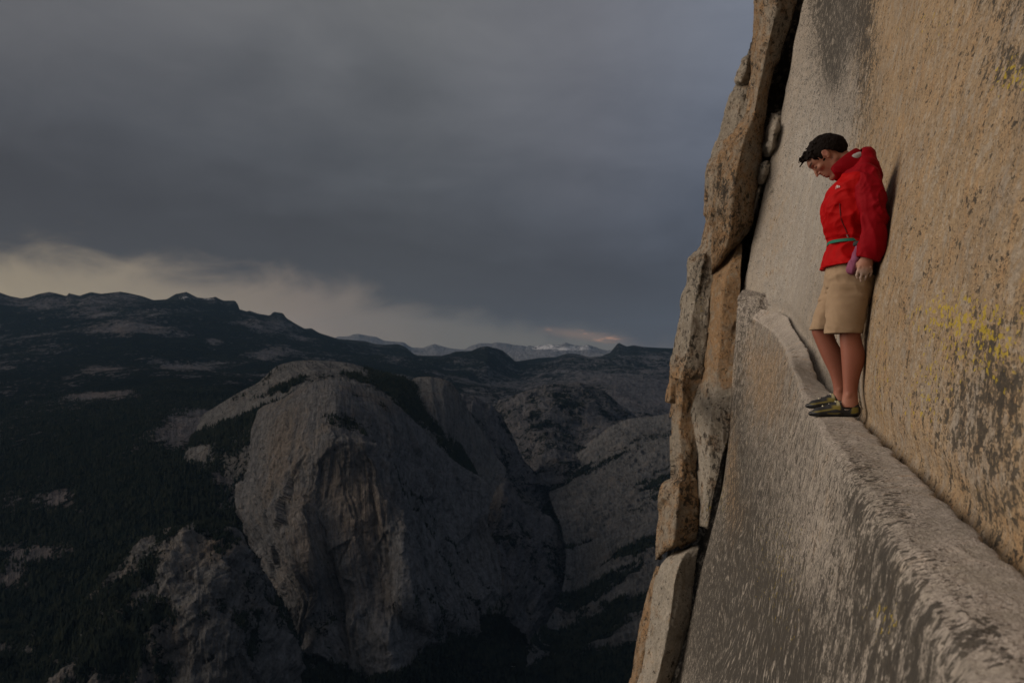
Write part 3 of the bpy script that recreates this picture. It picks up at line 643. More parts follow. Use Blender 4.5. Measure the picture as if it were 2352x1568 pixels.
# near range with its skyline, running down to the forested shelf and the canyon
c2 = [(-900, 690), (-300, 660), (0, 672), (23, 680), (50, 685), (67, 682), (87, 675), (113, 670), (133, 674), (153, 680), (157, 673), (183, 679), (208, 671), (233, 675), (277, 670), (300, 674), (327, 680), (353, 689), (383, 687), (403, 675), (428, 670), (453, 683), (477, 685), (497, 681), (500, 684), (513, 690), (540, 690), (547, 700), (549, 710), (567, 715), (573, 713), (593, 720), (620, 725), (628, 716), (650, 719), (657, 730), (680, 744), (700, 755), (715, 754), (733, 765), (777, 779),
      (839, 784), (860, 790.5), (884, 792), (915, 790), (933, 797.5), (950, 813), (961, 817), (1013, 817), (1030, 813), (1047, 807), (1082, 806), (1103, 797.5), (1120, 795), (1152, 804), (1172, 820), (1183, 830), (1215, 826), (1238, 822), (1277, 820), (1304, 811), (1325, 813), (1353, 820), (1381, 818), (1402, 810), (1418, 790), (1422, 787), (1428, 791), (1440, 796), (1454, 793), (1481, 797), (1516, 799), (1547, 800), (1700, 806), (2300, 800)]
rows = [
    (c2, [(-900, 12500), (0, 13000), (800, 14500), (950, 14500), (1030, 12500), (1120, 12000), (1180, 12800), (1240, 15500), (1310, 15500), (1400, 15500), (1430, 15000), (2300, 14000)]),
    ([(-900, 740), (0, 725), (200, 716), (300, 714), (430, 717), (550, 738), (640, 752), (720, 778), (850, 816), (950, 832), (1030, 834), (1120, 838), (1190, 852), (1300, 838), (1422, 832), (1560, 836), (2300, 835)], [(-900, 11000), (800, 12000), (1120, 10800), (1250, 13000), (2300, 12500)]),
    ([(-900, 800), (0, 785), (300, 765), (500, 792), (650, 806), (800, 832), (950, 850), (1050, 862), (1120, 872), (1200, 880), (1300, 868), (1422, 862), (1560, 872), (2300, 870)], [(-900, 9500), (1000, 9500), (1300, 10500), (2300, 10500)]),
    ([(-900, 860), (0, 842), (300, 830), (500, 838), (700, 850), (950, 882), (1100, 905), (1200, 930), (1300, 915), (1440, 915), (1560, 930), (2300, 925)], 7500),
    ([(-900, 930), (0, 910), (230, 895), (400, 885), (550, 900), (700, 930), (850, 960), (1000, 1000), (1100, 1060), (1200, 1110), (1300, 1110), (1400, 1090), (1600, 1060), (2300, 1060)], 5600),
    ([(-900, 1010), (0, 985), (200, 960), (350, 946), (500, 956), (600, 1010), (750, 1080), (950, 1150), (1080, 1210), (1150, 1230), (1240, 1230), (1300, 1250), (1400, 1250), (1600, 1250), (2300, 1250)], 4300),
    ([(-900, 1110), (0, 1080), (200, 1050), (350, 1015), (500, 1025), (600, 1080), (750, 1200), (950, 1290), (1080, 1370), (1150, 1390), (1260, 1390), (1320, 1400), (1420, 1400), (2300, 1400)], 3500),
    ([(-900, 1240), (0, 1200), (200, 1160), (400, 1100), (560, 1130), (700, 1290), (950, 1400), (1080, 1460), (1150, 1470), (1260, 1480), (1350, 1490), (1500, 1500), (2300, 1500)], 2950),
    ([(-900, 1380), (0, 1320), (200, 1270), (400, 1200), (560, 1230), (700, 1440), (950, 1510), (1080, 1530), (1150, 1540), (1250, 1550), (1350, 1560), (1500, 1570), (2300, 1570)], 2600),
    ([(-900, 1540), (0, 1480), (200, 1420), (400, 1380), (600, 1480), (750, 1680), (1000, 1720), (1150, 1680), (1300, 1680), (1500, 1680), (2300, 1680)], 2350),
    ([(-900, 1850), (0, 1800), (400, 1750), (750, 1900), (1000, 1950), (1500, 1900), (2300, 1900)], 2100),
    ([(-900, 2900), (0, 2900), (1000, 3000), (2300, 2900)], 1300)]
def gdisp(G, u, v):
    Y = G[..., 1]; a = np.clip(Y * 0.011, 12, 150)
    q = G / np.clip(Y * 0.11, 260, 1500)[..., None]
    q2 = G / 900.0
    near = sstep(Y, 6500, 4200)
    return (ridged(G / 1500.0, 6, 0.55, 311) * 0.75 + fbm(G / 520.0, 5, 0.6, 317) * 0.5) * a * (1 - near * 0.15) + fbm(G / 60.0, 3, 0.6, 319) * 8 * near
def gmask(G, u, v):
    x, y = pxy(G); n = fbm(G / 700.0, 5, 0.55, 331)
    bare = (1.1 * blob(G, 240, 848, 58, 13) + 1.1 * blob(G, 412, 843, 55, 13) + 0.95 * blob(G, 225, 908, 90, 9) + 0.75 * blob(G, 285, 762, 105, 20) + 0.9 * blob(G, 490, 792, 20, 9) + 0.7 * blob(G, 625, 815, 50, 13)
            + 0.95 * blob(G, 475, 980, 85, 40) + 0.75 * blob(G, 530, 1060, 55, 80) + 0.5 * blob(G, 400, 1000, 60, 30) + 0.6 * blob(G, 150, 1150, 60, 24) + 0.6 * blob(G, 90, 1265, 100, 28) + 0.6 * blob(G, 30, 1330, 60, 40)
            + 0.45 * blob(G, 220, 715, 50, 20) + 0.35 * blob(G, 80, 705, 70, 14) + 0.3 * blob(G, 600, 745, 90, 25) + 0.35 * sstep(x, 980, 1150) * sstep(y, 830, 880) * sstep(y, 1040, 990) + 0.35 * sstep(x, 1200, 1320) * sstep(y, 805, 830) * sstep(y, 1100, 1000))
    return {'forest': 0.88 - bare + n * 0.55 + 0.12 * sstep(y, 1250, 1400) - 0.20 * sstep(y, 720, 690), 'warm': 0.2 + 0.3 * n + 0.3 * sstep(x, 900, 0),
            'snow': 0.62 * blob(G, 424, 684, 16, 9) + 0.62 * blob(G, 478, 687, 22, 5)}
valley, GV, AV = land('valley_terrain', rows, 760, 430, gdisp, gmask, FM_MID, xr=(-900, 2300), keep=0.06)

# blocky hill closing the canyon
rows = [
    ([(1060, 975), (1120, 940), (1170, 913), (1220, 895), (1280, 884), (1337, 881), (1390, 903), (1440, 943), (1500, 980)], 6500),
    ([(1060, 1000), (1130, 982), (1180, 955), (1230, 935), (1290, 930), (1340, 940), (1390, 955), (1440, 972), (1500, 992)], 5900),
    ([(1070, 1040), (1140, 1036), (1190, 1020), (1230, 1000), (1280, 1000), (1320, 1015), (1370, 1000), (1420, 998), (1490, 1006)], 5300),
    ([(1080, 1090), (1150, 1092), (1200, 1090), (1240, 1075), (1280, 1060), (1314, 1056), (1350, 1062), (1400, 1060), (1480, 1060)], 4750),
    ([(1080, 1150), (1150, 1140), (1200, 1135), (1240, 1130), (1280, 1120), (1314, 1110), (1350, 1110), (1400, 1110), (1480, 1110)], 4500)]
land('canyon_hill', rows, 260, 170, lambda G, u, v: ridged(G / 420.0, 6, 0.6, 341) * 50 + shards(G / 110.0, 497) * 22 + fbm(G / 120.0, 3, 0.6, 343) * 14, lambda G, u, v: {'forest': 0.44 + 0.6 * fbm(G / 200.0, 5, g=0.65, s=345), 'warm': 0.35 + 0 * u}, far_mat('canyon_rock', rock=(0.085, 0.084, 0.09), warm=(0.10, 0.088, 0.08), sc=0.6), keep=0.2)
# spurs on the left of the canyon
rows = [
    ([(1060, 900), (1095, 915), (1130, 930), (1160, 965), (1180, 1005), (1198, 1050), (1240, 1100), (1270, 1140)], 4700),
    ([(1060, 950), (1090, 965), (1120, 985), (1145, 1020), (1165, 1060), (1185, 1090), (1215, 1130), (1240, 1170)], 4400),
    ([(1070, 1010), (1095, 1030), (1120, 1060), (1140, 1090), (1158, 1110), (1178, 1125), (1200, 1160), (1220, 1200)], 4100),
    ([(1080, 1090), (1100, 1100), (1120, 1120), (1140, 1140), (1155, 1150), (1172, 1160), (1190, 1190), (1210, 1230)], 3900)]
land('canyon_spur', rows, 180, 130, lambda G, u, v: ridged(np.stack([u / 130, v / 500, 0 * u], -1), 5, 0.6, 351) * 38 + fbm(G / 90.0, 4, 0.6, 353) * 16, lambda G, u, v: {'forest': 0.28 + 0.45 * fbm(G / 250.0, 4, s=355), 'warm': 0.3 + 0 * u}, bpy.data.materials['canyon_rock'], keep=0.3)
rows = [
    ([(1130, 1140), (1160, 1100), (1190, 1120), (1230, 1165), (1275, 1200), (1310, 1260), (1330, 1310), (1345, 1345)], 3900),
    ([(1120, 1180), (1150, 1160), (1185, 1180), (1220, 1215), (1255, 1250), (1285, 1300), (1305, 1350), (1320, 1380)], 3600),
    ([(1120, 1240), (1145, 1230), (1175, 1240), (1205, 1270), (1232, 1300), (1258, 1345), (1275, 1390), (1290, 1430)], 3300),
    ([(1125, 1310), (1145, 1300), (1165, 1310), (1185, 1340), (1205, 1370), (1225, 1400), (1240, 1430), (1250, 1460)], 3050),
    ([(1120, 1390), (1140, 1390), (1155, 1400), (1165, 1420), (1180, 1440), (1195, 1460), (1205, 1480), (1215, 1500)], 2900)]
land('canyon_spur', rows, 180, 150, lambda G, u, v: shards(G / 55.0, 509) * 12 + ridged(np.stack([u / 110, v / 420, 0 * u], -1), 5, 0.6, 361) * 36 + fbm(G / 80.0, 4, 0.6, 363) * 14, lambda G, u, v: {'forest': 0.24 + 0.5 * fbm(G / 220.0, 4, s=365), 'warm': 0.35 + 0 * u}, bpy.data.materials['canyon_rock'], keep=0.3)

# bare slabs on the right of the canyon
rows = [
    ([(1296, 1085), (1316, 1050), (1345, 1022), (1375, 1000), (1405, 978), (1445, 962), (1490, 957), (1540, 949), (1640, 925), (1800, 890)], 5000),
    ([(1270, 1105), (1300, 1092), (1335, 1065), (1375, 1045), (1415, 1025), (1455, 1010), (1500, 1003), (1545, 993), (1640, 965), (1800, 930)], 4700),
    ([(1262, 1135), (1295, 1130), (1335, 1115), (1380, 1100), (1420, 1082), (1460, 1067), (1505, 1055), (1545, 1045), (1640, 1015), (1800, 980)], 4350),
    ([(1270, 1165), (1300, 1165), (1340, 1155), (1380, 1145), (1420, 1135), (1460, 1122), (1505, 1112), (1545, 1100), (1640, 1070), (1800, 1040)], 4050),
    ([(1290, 1215), (1315, 1220), (1345, 1215), (1380, 1205), (1420, 1195), (1460, 1185), (1505, 1170), (1545, 1160), (1640, 1130), (1800, 1100)], 3750),
    ([(1300, 1290), (1325, 1300), (1355, 1290), (1385, 1275), (1420, 1262), (1460, 1250), (1505, 1235), (1545, 1225), (1640, 1200), (1800, 1170)], 3400),
    ([(1285, 1370), (1310, 1380), (1340, 1370), (1375, 1350), (1415, 1335), (1460, 1320), (1505, 1305), (1545, 1290), (1640, 1270), (1800, 1240)], 3100),
    ([(1255, 1430), (1285, 1450), (1320, 1445), (1360, 1430), (1405, 1412), (1450, 1395), (1500, 1380), (1545, 1365), (1640, 1345), (1800, 1320)], 2850),
    ([(1215, 1480), (1250, 1520), (1295, 1520), (1340, 1505), (1395, 1490), (1445, 1475), (1495, 1460), (1545, 1440), (1640, 1420), (1800, 1400)], 2650),
    ([(1200, 1620), (1250, 1620), (1300, 1610), (1350, 1600), (1400, 1590), (1450, 1580), (1500, 1570), (1545, 1560), (1640, 1540), (1800, 1520)], 2450)]
def rdisp(G, u, v):
    w = fbm(np.stack([u / 700, v / 300, 0 * u], -1), 5, 0.6, 371)
    q = (v + 0.28 * u) / 150.0 + w * 6.0
    stepy = (q - np.floor(q)) ** 2.2
    return stepy * 15 + fbm(G / 260.0, 5, 0.6, 373) * 26 + ridged(np.stack([u / 420, v / 70, 0 * u], -1), 3, 0.6, 375) * 9
def rmask(G, u, v):
    x, y = pxy(G)
    # forest lies in long bands along the ledges, rising to the right, thicker towards the bottom
    b = fbm(np.stack([u / 650, (v + 0.30 * u) / 170, 0 * u + 2], -1), 5, 0.62, 381)
    lowf = sstep(y + (x - 1400) * 0.30, 1180, 1420)
    f = -0.02 + 1.0 * sstep(b, 0.12, 0.32) * (0.45 + 0.55 * sstep(y, 1000, 1150)) + 0.10 * lowf + 0.3 * sstep(b, -0.1, 0.2) * lowf - 0.35 * blob(G, 1380, 1460, 80, 25) - 0.5 * blob(G, 1340, 1360, 60, 50) - 0.4 * blob(G, 1420, 1350, 60, 40)
    f = f + 0.9 * sstep(y + (x - 1300) * 0.22, 1490, 1540)
    return {'forest': f, 'warm': 0.15 + 0 * u}
slabs, GS, AS = land('valley_slabs', rows, 330, 330, rdisp, rmask, FM_NEAR, keep=0.15)

# ---- the great dome and its shoulders
def fl(u, v, a, b, s, w=0.0, G=None):
    uu = u + w * v
    return ridged(np.stack([uu / a, v / b, 0 * u + s], -1), 5, 0.58, s)
rows = [
    ([(470, 950), (509, 925), (556, 897), (593, 878), (631, 844), (659, 833), (702, 827), (756, 829), (802, 834), (831, 842), (859, 853), (900, 863), (949, 874), (990, 920), (1050, 1000), (1100, 1080)], 3700),
    ([(440, 1010), (500, 970), (570, 928), (620, 896), (660, 868), (700, 858), (750, 857), (800, 864), (835, 872), (870, 885), (910, 900), (955, 925), (1000, 968), (1040, 1010), (1080, 1065), (1115, 1120)], 3420),
    ([(420, 1060), (480, 1030), (560, 985), (610, 950), (655, 925), (700, 905), (750, 900), (800, 905), (840, 915), (880, 930), (920, 950), (965, 985), (1005, 1020), (1045, 1060), (1085, 1105), (1120, 1150)], 3200),
    ([(400, 1120), (470, 1090), (545, 1050), (600, 1010), (650, 985), (700, 965), (750, 960), (800, 965), (850, 975), (890, 990), (930, 1010), (975, 1040), (1015, 1075), (1055, 1110), (1090, 1150), (1120, 1195)], 3080),
    ([(390, 1190), (460, 1180), (530, 1150), (590, 1110), (650, 1080), (700, 1060), (750, 1060), (800, 1060), (850, 1070), (890, 1080), (930, 1090), (975, 1120), (1015, 1150), (1055, 1180), (1090, 1220), (1120, 1260)], 3000)]
def m2(G, u, v):
    x, y = pxy(G); n = fbm(G / 160.0, 4, 0.6, 401)
    arc1 = np.exp(-((y - np.interp(x, [480, 560, 640, 700, 780, 850, 930, 1010], [965, 925, 893, 872, 862, 884, 925, 990])) / 9.0) ** 2)      # tree belt between the shoulders
    arc2 = np.exp(-((y - np.interp(x, [480, 560, 640, 700, 850, 1060], [1010, 965, 925, 895, 940, 1110])) / 13.0) ** 2) * sstep(x, 760, 600)
    dense = sstep(x + (y - 900) * -0.9, 860, 905) * sstep(x - (y - 900) * 0.9, 985, 940)
    left = sstep(x, 640, 520) * sstep(y - (600 - x) * 0.5, 900, 960)
    return {'forest': 0.08 + n * 0.55 + 0.5 * arc1 * sstep(x, 520, 600) + 1.0 * arc2 + 0.6 * dense + 0.30 * left - 0.2 * blob(G, 750, 850, 90, 18), 'warm': 0.15 + 0 * u}
sh, GH, AH = land('dome_shoulder', rows, 420, 200, lambda G, u, v: fbm(G / 300.0, 5, 0.55, 403) * 22 + fl(u, v, 90, 600, 405) * 8 + fbm(G / 40.0, 3, 0.6, 407) * 4, m2, FM_NEAR, keep=0.1)
rows = [
    ([(925, 892), (940, 880), (956, 867), (990, 866), (1031, 875), (1046, 891), (1065, 919), (1081, 950), (1099, 978), (1121, 1012), (1137, 1044), (1159, 1070), (1162, 1080)], 3750),
    ([(925, 940), (940, 922), (962, 903), (995, 903), (1030, 923), (1048, 955), (1065, 985), (1082, 1015), (1100, 1045), (1118, 1072), (1132, 1090), (1150, 1096), (1156, 1100)], 3560),
    ([(940, 985), (955, 970), (975, 955), (1004, 962), (1032, 990), (1048, 1020), (1062, 1050), (1078, 1080), (1095, 1105), (1110, 1118), (1120, 1124), (1130, 1128), (1134, 1132)], 3400),
    ([(960, 1035), (975, 1025), (998, 1022), (1022, 1045), (1042, 1075), (1058, 1108), (1072, 1138), (1086, 1160), (1098, 1175), (1108, 1183), (1116, 1186), (1122, 1184), (1126, 1180)], 3250),
    ([(985, 1100), (1000, 1100), (1020, 1110), (1040, 1135), (1055, 1160), (1068, 1185), (1080, 1205), (1092, 1218), (1102, 1225), (1110, 1228), (1116, 1228), (1121, 1225), (1125, 1220)], 3150)]
land('small_dome', rows, 220, 190, lambda G, u, v: fbm(G / 260.0, 5, 0.5, 411) * 12 + fl(u, v, 55, 900, 413) * 7 + fbm(G / 50.0, 3, 0.6, 415) * 3,
     lambda G, u, v: {'forest': 0.02 + 0.35 * fbm(G / 90.0, 4, 0.6, 417) + 0.9 * blob(G, 935, 900, 16, 40) + 0.8 * blob(G, 960, 985, 14, 40) + 0.8 * blob(G, 1005, 1060, 10, 40), 'warm': 0.2 + 0 * u}, FM_NEAR, keep=0.15)
rows = [
    ([(590, 945), (607, 931), (646, 916), (677, 897), (709, 883), (740, 875), (771, 874), (802, 881), (834, 894), (865, 906), (906, 925), (945, 958), (1021, 1037), (1068, 1075), (1112, 1100)], [(590, 3000), (700, 2900), (900, 2900), (1112, 3050)]),
    ([(578, 1010), (592, 985), (622, 960), (660, 938), (705, 918), (740, 910), (771, 910), (805, 918), (840, 932), (875, 950), (915, 980), (955, 1020), (1015, 1080), (1060, 1115), (1118, 1130)], [(578, 2900), (640, 2750), (771, 2650), (900, 2700), (1118, 2980)]),
    ([(570, 1090), (580, 1060), (605, 1035), (645, 1010), (695, 990), (735, 985), (771, 983), (808, 990), (842, 1000), (880, 1030), (920, 1060), (965, 1100), (1015, 1150), (1062, 1175), (1120, 1180)], [(570, 2820), (640, 2600), (771, 2480), (900, 2560), (1120, 2880)]),
    ([(552, 1150), (562, 1115), (590, 1100), (632, 1085), (690, 1065), (732, 1040), (771, 1022), (812, 1022), (850, 1032), (888, 1085), (930, 1125), (975, 1170), (1025, 1215), (1070, 1240), (1112, 1215)], [(552, 2740), (640, 2480), (720, 2375), (771, 2350), (850, 2360), (900, 2410), (1112, 2760)]),
    ([(543, 1175), (552, 1170), (585, 1160), (630, 1150), (690, 1140), (724, 1125), (771, 1090), (815, 1088), (862, 1095), (898, 1150), (940, 1190), (985, 1235), (1035, 1280), (1080, 1300), (1128, 1290)], [(543, 2680), (640, 2420), (700, 2330), (730, 2330), (860, 2325), (905, 2335), (1128, 2680)]),
    ([(555, 1200), (575, 1215), (605, 1225), (645, 1225), (690, 1222), (712, 1206), (765, 1190), (818, 1186), (870, 1190), (912, 1220), (955, 1260), (1000, 1305), (1050, 1345), (1095, 1360), (1145, 1385)], [(555, 2600), (640, 2330), (690, 2250), (715, 2258), (870, 2255), (915, 2255), (1145, 2560)]),
    ([(590, 1262), (610, 1285), (635, 1300), (662, 1305), (700, 1300), (730, 1290), (775, 1280), (822, 1280), (875, 1285), (925, 1300), (968, 1335), (1015, 1375), (1062, 1400), (1095, 1405), (1140, 1402)], [(590, 2500), (650, 2280), (700, 2200), (730, 2205), (875, 2200), (925, 2185), (1140, 2500)]),
    ([(625, 1325), (645, 1350), (665, 1370), (688, 1380), (715, 1380), (752, 1375), (790, 1370), (835, 1368), (885, 1370), (930, 1378), (972, 1400), (1015, 1428), (1055, 1448), (1080, 1450), (1100, 1440)], [(625, 2400), (690, 2200), (752, 2200), (885, 2150), (930, 2110), (1100, 2450)]),
    ([(665, 1400), (672, 1430), (685, 1460), (702, 1475), (730, 1472), (766, 1462), (800, 1455), (840, 1450), (888, 1448), (930, 1450), (965, 1465), (1005, 1480), (1035, 1490), (1055, 1490), (1070, 1480)], [(665, 2300), (766, 2120), (888, 2050), (1070, 2380)]),
    ([(690, 1500), (700, 1530), (712, 1560), (735, 1580), (765, 1580), (795, 1572), (820, 1566), (850, 1560), (885, 1552), (912, 1540), (935, 1525), (960, 1515), (990, 1510), (1030, 1500), (1055, 1495)], [(690, 2200), (765, 2050), (885, 1990), (1055, 2300)]),
    ([(690, 1700), (700, 1700), (720, 1700), (745, 1700), (775, 1700), (800, 1700), (825, 1690), (855, 1680), (885, 1660), (912, 1640), (935, 1620), (955, 1600), (985, 1590), (1020, 1580), (1045, 1575)], [(690, 2150), (765, 1980), (885, 1930), (1045, 2250)])]
def d1(G, u, v):
    x, y = pxy(G); fan = (u - 900) / 1200.0
    steep = sstep(y, 930, 1080)
    right = sstep(x, 850, 930); left = sstep(x, 760, 690); mid = (1 - right) * (1 - left)
    wob = fbm(G / 200.0, 3, 0.5, 420) * 60
    ribs = right * (ridged(np.stack([(u + wob) / 150, v / 2200, 0 * u], -1), 3, 0.5, 421) * 42 + ridged(np.stack([(u + wob - v * 0.12) / 48, v / 900, 0 * u], -1), 4, 0.6, 422) * 12)
    ribs = ribs + left * (ridged(np.stack([(u + wob + v * 0.15) / 60, v / 900, 0 * u], -1), 4, 0.6, 423) * 10 + ridged(np.stack([(u + wob) / 170, v / 1500, 0 * u], -1), 2, 0.5, 424) * 16 * sstep(y, 1080, 1250))
    ribs = ribs + mid * ridged(np.stack([u / 26, v / 800, 0 * u], -1), 4, 0.6, 425) * 6
    arch = np.interp(x, [712, 724, 737, 771, 815, 859, 884, 902, 921], [1206, 1128, 1059, 1019, 1016, 1031, 1081, 1159, 1252])
    rec = sstep(x, 722, 732) * sstep(x, 915, 900) * sstep(y - arch, -2, 6) * sstep(y, 1330, 1200)
    lowr = sstep(y, 1300, 1440)
    chunk = ridged(np.stack([u / 200, v / 260, 0 * u + 4], -1), 5, 0.62, 428) * 34 * lowr
    pillar = 42 * np.exp(-((x - np.interp(y, [1100, 1200, 1300, 1400, 1500, 1568], [705, 700, 716, 735, 748, 755])) / 24.0) ** 2) * sstep(y, 1100, 1220)
    gul = -38 * np.exp(-((x - np.interp(y, [1200, 1300, 1400, 1500, 1568], [738, 752, 775, 790, 800])) / 12.0) ** 2) * sstep(y, 1220, 1300)
    return (0.35 + 0.65 * steep) * ribs + fbm(G / 330.0, 4, 0.5, 427) * 26 + fbm(G / 70.0, 4, 0.62, 429) * 9 * steep + fbm(G / 30.0, 3, 0.65, 431) * 3.5 * (0.3 + steep) - rec * 13 + chunk + shards(np.stack([(u + wob) / 70, v / 240, 0 * u], -1), 457) * 15 * (0.3 + 0.7 * steep) + shards(np.stack([(u + wob) / 24, v / 90, 0 * u], -1), 467) * 5 * (0.2 + 0.8 * steep) + pillar + gul
def m1(G, u, v):
    x, y = pxy(G); n = fbm(G / 120.0, 4, 0.6, 435); nl = fbm(G / 420.0, 4, 0.6, 437)
    f = -0.10 + n * 0.52 + 0.62 * blob(G, 775, 968, 48, 34) + 0.30 * blob(G, 835, 985, 30, 30) + 0.26 * blob(G, 770, 905, 70, 18)
    low = sstep(y, 1300, 1450)
    f = f + low * (0.42 + nl * 0.8) * sstep(np.abs(x - 840), 30, 140) * 0.8
    edge = sstep(y, np.interp(x, [690, 720, 850, 900, 950, 1060, 1100, 1150], [1560, 1480, 1540, 1525, 1495, 1465, 1395, 1385]), np.interp(x, [690, 720, 850, 900, 950, 1060, 1100, 1150], [1590, 1510, 1568, 1550, 1520, 1490, 1420, 1410]))
    seam = np.exp(-((x - np.interp(y, [1020, 1100, 1200, 1300, 1400], [872, 912, 975, 1040, 1090])) / 5.0) ** 2) * sstep(y, 1030, 1080) * 0.55
    seam2 = np.exp(-((x - np.interp(y, [980, 1080, 1180, 1280, 1380], [850, 905, 985, 1062, 1108])) / 6.0) ** 2) * sstep(y, 1050, 1100) * 0.5
    warm = 0.28 + nl * 0.5 + 0.5 * blob(G, 660, 1030, 40, 110) + 0.55 * blob(G, 810, 1130, 70, 90) + 0.4 * blob(G, 710, 1250, 25, 90) + 0.45 * blob(G, 850, 1190, 30, 60) - 0.35 * sstep(x, 880, 960)
    return {'forest': f + seam + seam2 + edge * 1.0, 'warm': warm}
dome, GD, AD = land('granite_dome', rows, 520, 560, d1, m1, far_mat('great_dome_granite', rock=(0.120, 0.120, 0.124), warm=(0.138, 0.118, 0.102), su=0.055, sv=0.0045, sc=1.0, bump=1.1), keep=0.25)
# rocky hill at the bottom left
rows = [
    ([(-300, 1520), (-100, 1450), (0, 1432), (60, 1440), (110, 1410), (167, 1368), (209, 1318), (279, 1272), (330, 1240), (377, 1216), (454, 1202), (541, 1209), (572, 1262), (600, 1310), (628, 1352), (655, 1400), (680, 1457), (715, 1568)], 2150),
    ([(-300, 1590), (-100, 1510), (0, 1490), (70, 1490), (130, 1460), (190, 1420), (240, 1375), (300, 1330), (345, 1300), (390, 1280), (455, 1268), (520, 1280), (550, 1320), (575, 1365), (600, 1410), (630, 1460), (660, 1520), (690, 1620)], 1980),
    ([(-300, 1680), (-100, 1600), (0, 1570), (80, 1560), (140, 1530), (200, 1490), (255, 1450), (310, 1415), (355, 1390), (400, 1370), (455, 1360), (510, 1375), (540, 1415), (560, 1455), (580, 1500), (605, 1560), (640, 1620), (670, 1700)], 1860),
    ([(-300, 1760), (-100, 1690), (0, 1660), (80, 1650), (140, 1620), (200, 1590), (255, 1560), (310, 1540), (355, 1520), (400, 1510), (455, 1500), (500, 1515), (525, 1550), (545, 1590), (565, 1640), (590, 1690), (620, 1760), (650, 1800)], 1790),
    ([(-300, 2200), (-100, 2150), (0, 2100), (80, 2100), (140, 2100), (200, 2100), (255, 2100), (310, 2100), (355, 2100), (400, 2100), (455, 2100), (500, 2100), (525, 2100), (545, 2100), (565, 2100), (590, 2100), (620, 2100), (650, 2100)], 1650)]
def mb(G, u, v):
    x, y = pxy(G); n = fbm(G / 90.0, 4, 0.6, 441); nl = fbm(G / 300.0, 4, 0.6, 443)
    return {'forest': 0.46 + n * 1.1 + nl * 0.9 + 0.5 * sstep(x, 230, 120) * sstep(y, 1500, 1440) - 0.45 * blob(G, 440, 1290, 110, 45) + 0.45 * blob(G, 260, 1500, 60, 60) - 0.15 * sstep(y, 1400, 1500) * sstep(x, 280, 400), 'warm': 0.3 + nl * 0.6 + 0.4 * blob(G, 500, 1270, 60, 30) + 0.4 * blob(G, 520, 1540, 60, 40)}
hill, GB, AB = land('rocky_hill', rows, 420, 260, lambda G, u, v: fbm(G / 260.0, 5, 0.62, 445) * 40 + ridged(G / 110.0, 6, 0.66, 447) * 18 + shards(G / np.array([60.0, 60, 80]) + fbm(G / 60.0, 3, s=9)[..., None] * 0.3, 477) * 14 + shards(G / 22.0, 487) * 4 + fl(u, v, 45, 300, 449) * 8, mb, FM_NEAR, keep=0.3)

# ---- conifers: single small cones on the nearer ground, one mass per slope
def tree_mat():
    m = bpy.data.materials.new('conifer'); m.use_nodes = True; T = NT(m.node_tree)
    pos = T.n('ShaderNodeTexCoord').outputs['Object']
    n = T.noise(pos, 0.03, 3, 0.6)
    c = T.ramp(n, [(0.35, (0.008, 0.013, 0.012)), (0.65, (0.022, 0.025, 0.017))])
    p = T.n('ShaderNodeBsdfPrincipled', inp={'Base Color': c, 'Roughness': 0.95}); p.inputs['Specular IOR Level'].default_value = 0.0
    T.n('ShaderNodeOutputMaterial', inp={0: p.outputs[0]}); return m
TM = tree_mat(); rng = np.random.default_rng(5)
TK = bpy.data.materials.new('bark'); TK.use_nodes = True
TK.node_tree.nodes['Principled BSDF'].inputs['Base Color'].default_value = (0.05, 0.035, 0.025, 1); TK.node_tree.nodes['Principled BSDF'].inputs['Roughness'].default_value = 0.95
def scatter(name, G, A, n, h=(6, 13), thr=0.5, ymax=5500, spread=0.35, fr=1.0):
    F = A['forest']; nv, nu = F.shape
    P00, P10, P01 = G[:-1, :-1], G[1:, :-1], G[:-1, 1:]
    area = np.linalg.norm(np.cross(P10 - P00, P01 - P00), axis=-1)
    x, y = pxy(G[:-1, :-1]); inv = (x > -40) & (x < 1700) & (y < 1600) & (G[:-1, :-1, 1] < ymax)
    nz = fbm(G[:-1, :-1] / 45.0, 3, 0.7, 501)
    w = area * inv * sstep(F[:-1, :-1] + nz * spread, thr - 0.12, thr + 0.15) / (G[:-1, :-1, 1] ** 2)
    w = w.ravel(); w /= w.sum()
    k = rng.choice(len(w), n, p=w); i, j = k // (nu - 1), k % (nu - 1)
    a, b = rng.random((2, n, 1)); p = P00[i, j] * (1 - a - b * (1 - a)) + P10[i, j] * a + P01[i, j] * b * (1 - a)
    hh = rng.uniform(h[0], h[1], n) * rng.choice([1, 1, 1, 1.35], n); r = hh * rng.uniform(0.16, 0.26, n)
    ns = 5; ang = rng.uniform(0, 6.28, n)[:, None] + np.arange(ns) * 2 * math.pi / ns
    base = np.stack([p[:, None, 0] + np.cos(ang) * r[:, None], p[:, None, 1] + np.sin(ang) * r[:, None], np.broadcast_to(p[:, None, 2] + 0.05 * hh[:, None], ang.shape)], -1)
    low = base.copy(); low[..., 2] -= 0.14 * hh[:, None]
    tip = p.copy(); tip[:, 2] += hh; tip = tip + rng.normal(0, 0.04, tip.shape) * hh[:, None]
    V = np.concatenate([base.reshape(-1, 3), tip]); o = np.arange(n)[:, None] * ns + np.arange(ns)[None]; o2 = np.arange(n)[:, None] * ns + (np.arange(ns)[None] + 1) % ns
    t = np.broadcast_to((n * ns + np.arange(n))[:, None], o.shape)
    Fc = np.stack([o, o2, t], -1).reshape(-1, 3)
    ob = mesh_obj(name, V, Fc, TM, smooth=False); tag(ob, kind='stuff'); return ob
scatter('conifer_forest', GV, AV, 42000, h=(11, 20), thr=0.55)
scatter('dome_conifers', GH, AH, 9000, h=(9, 17), thr=0.42)
scatter('dome_conifers', GD, AD, 5000, h=(6, 13), thr=0.40)
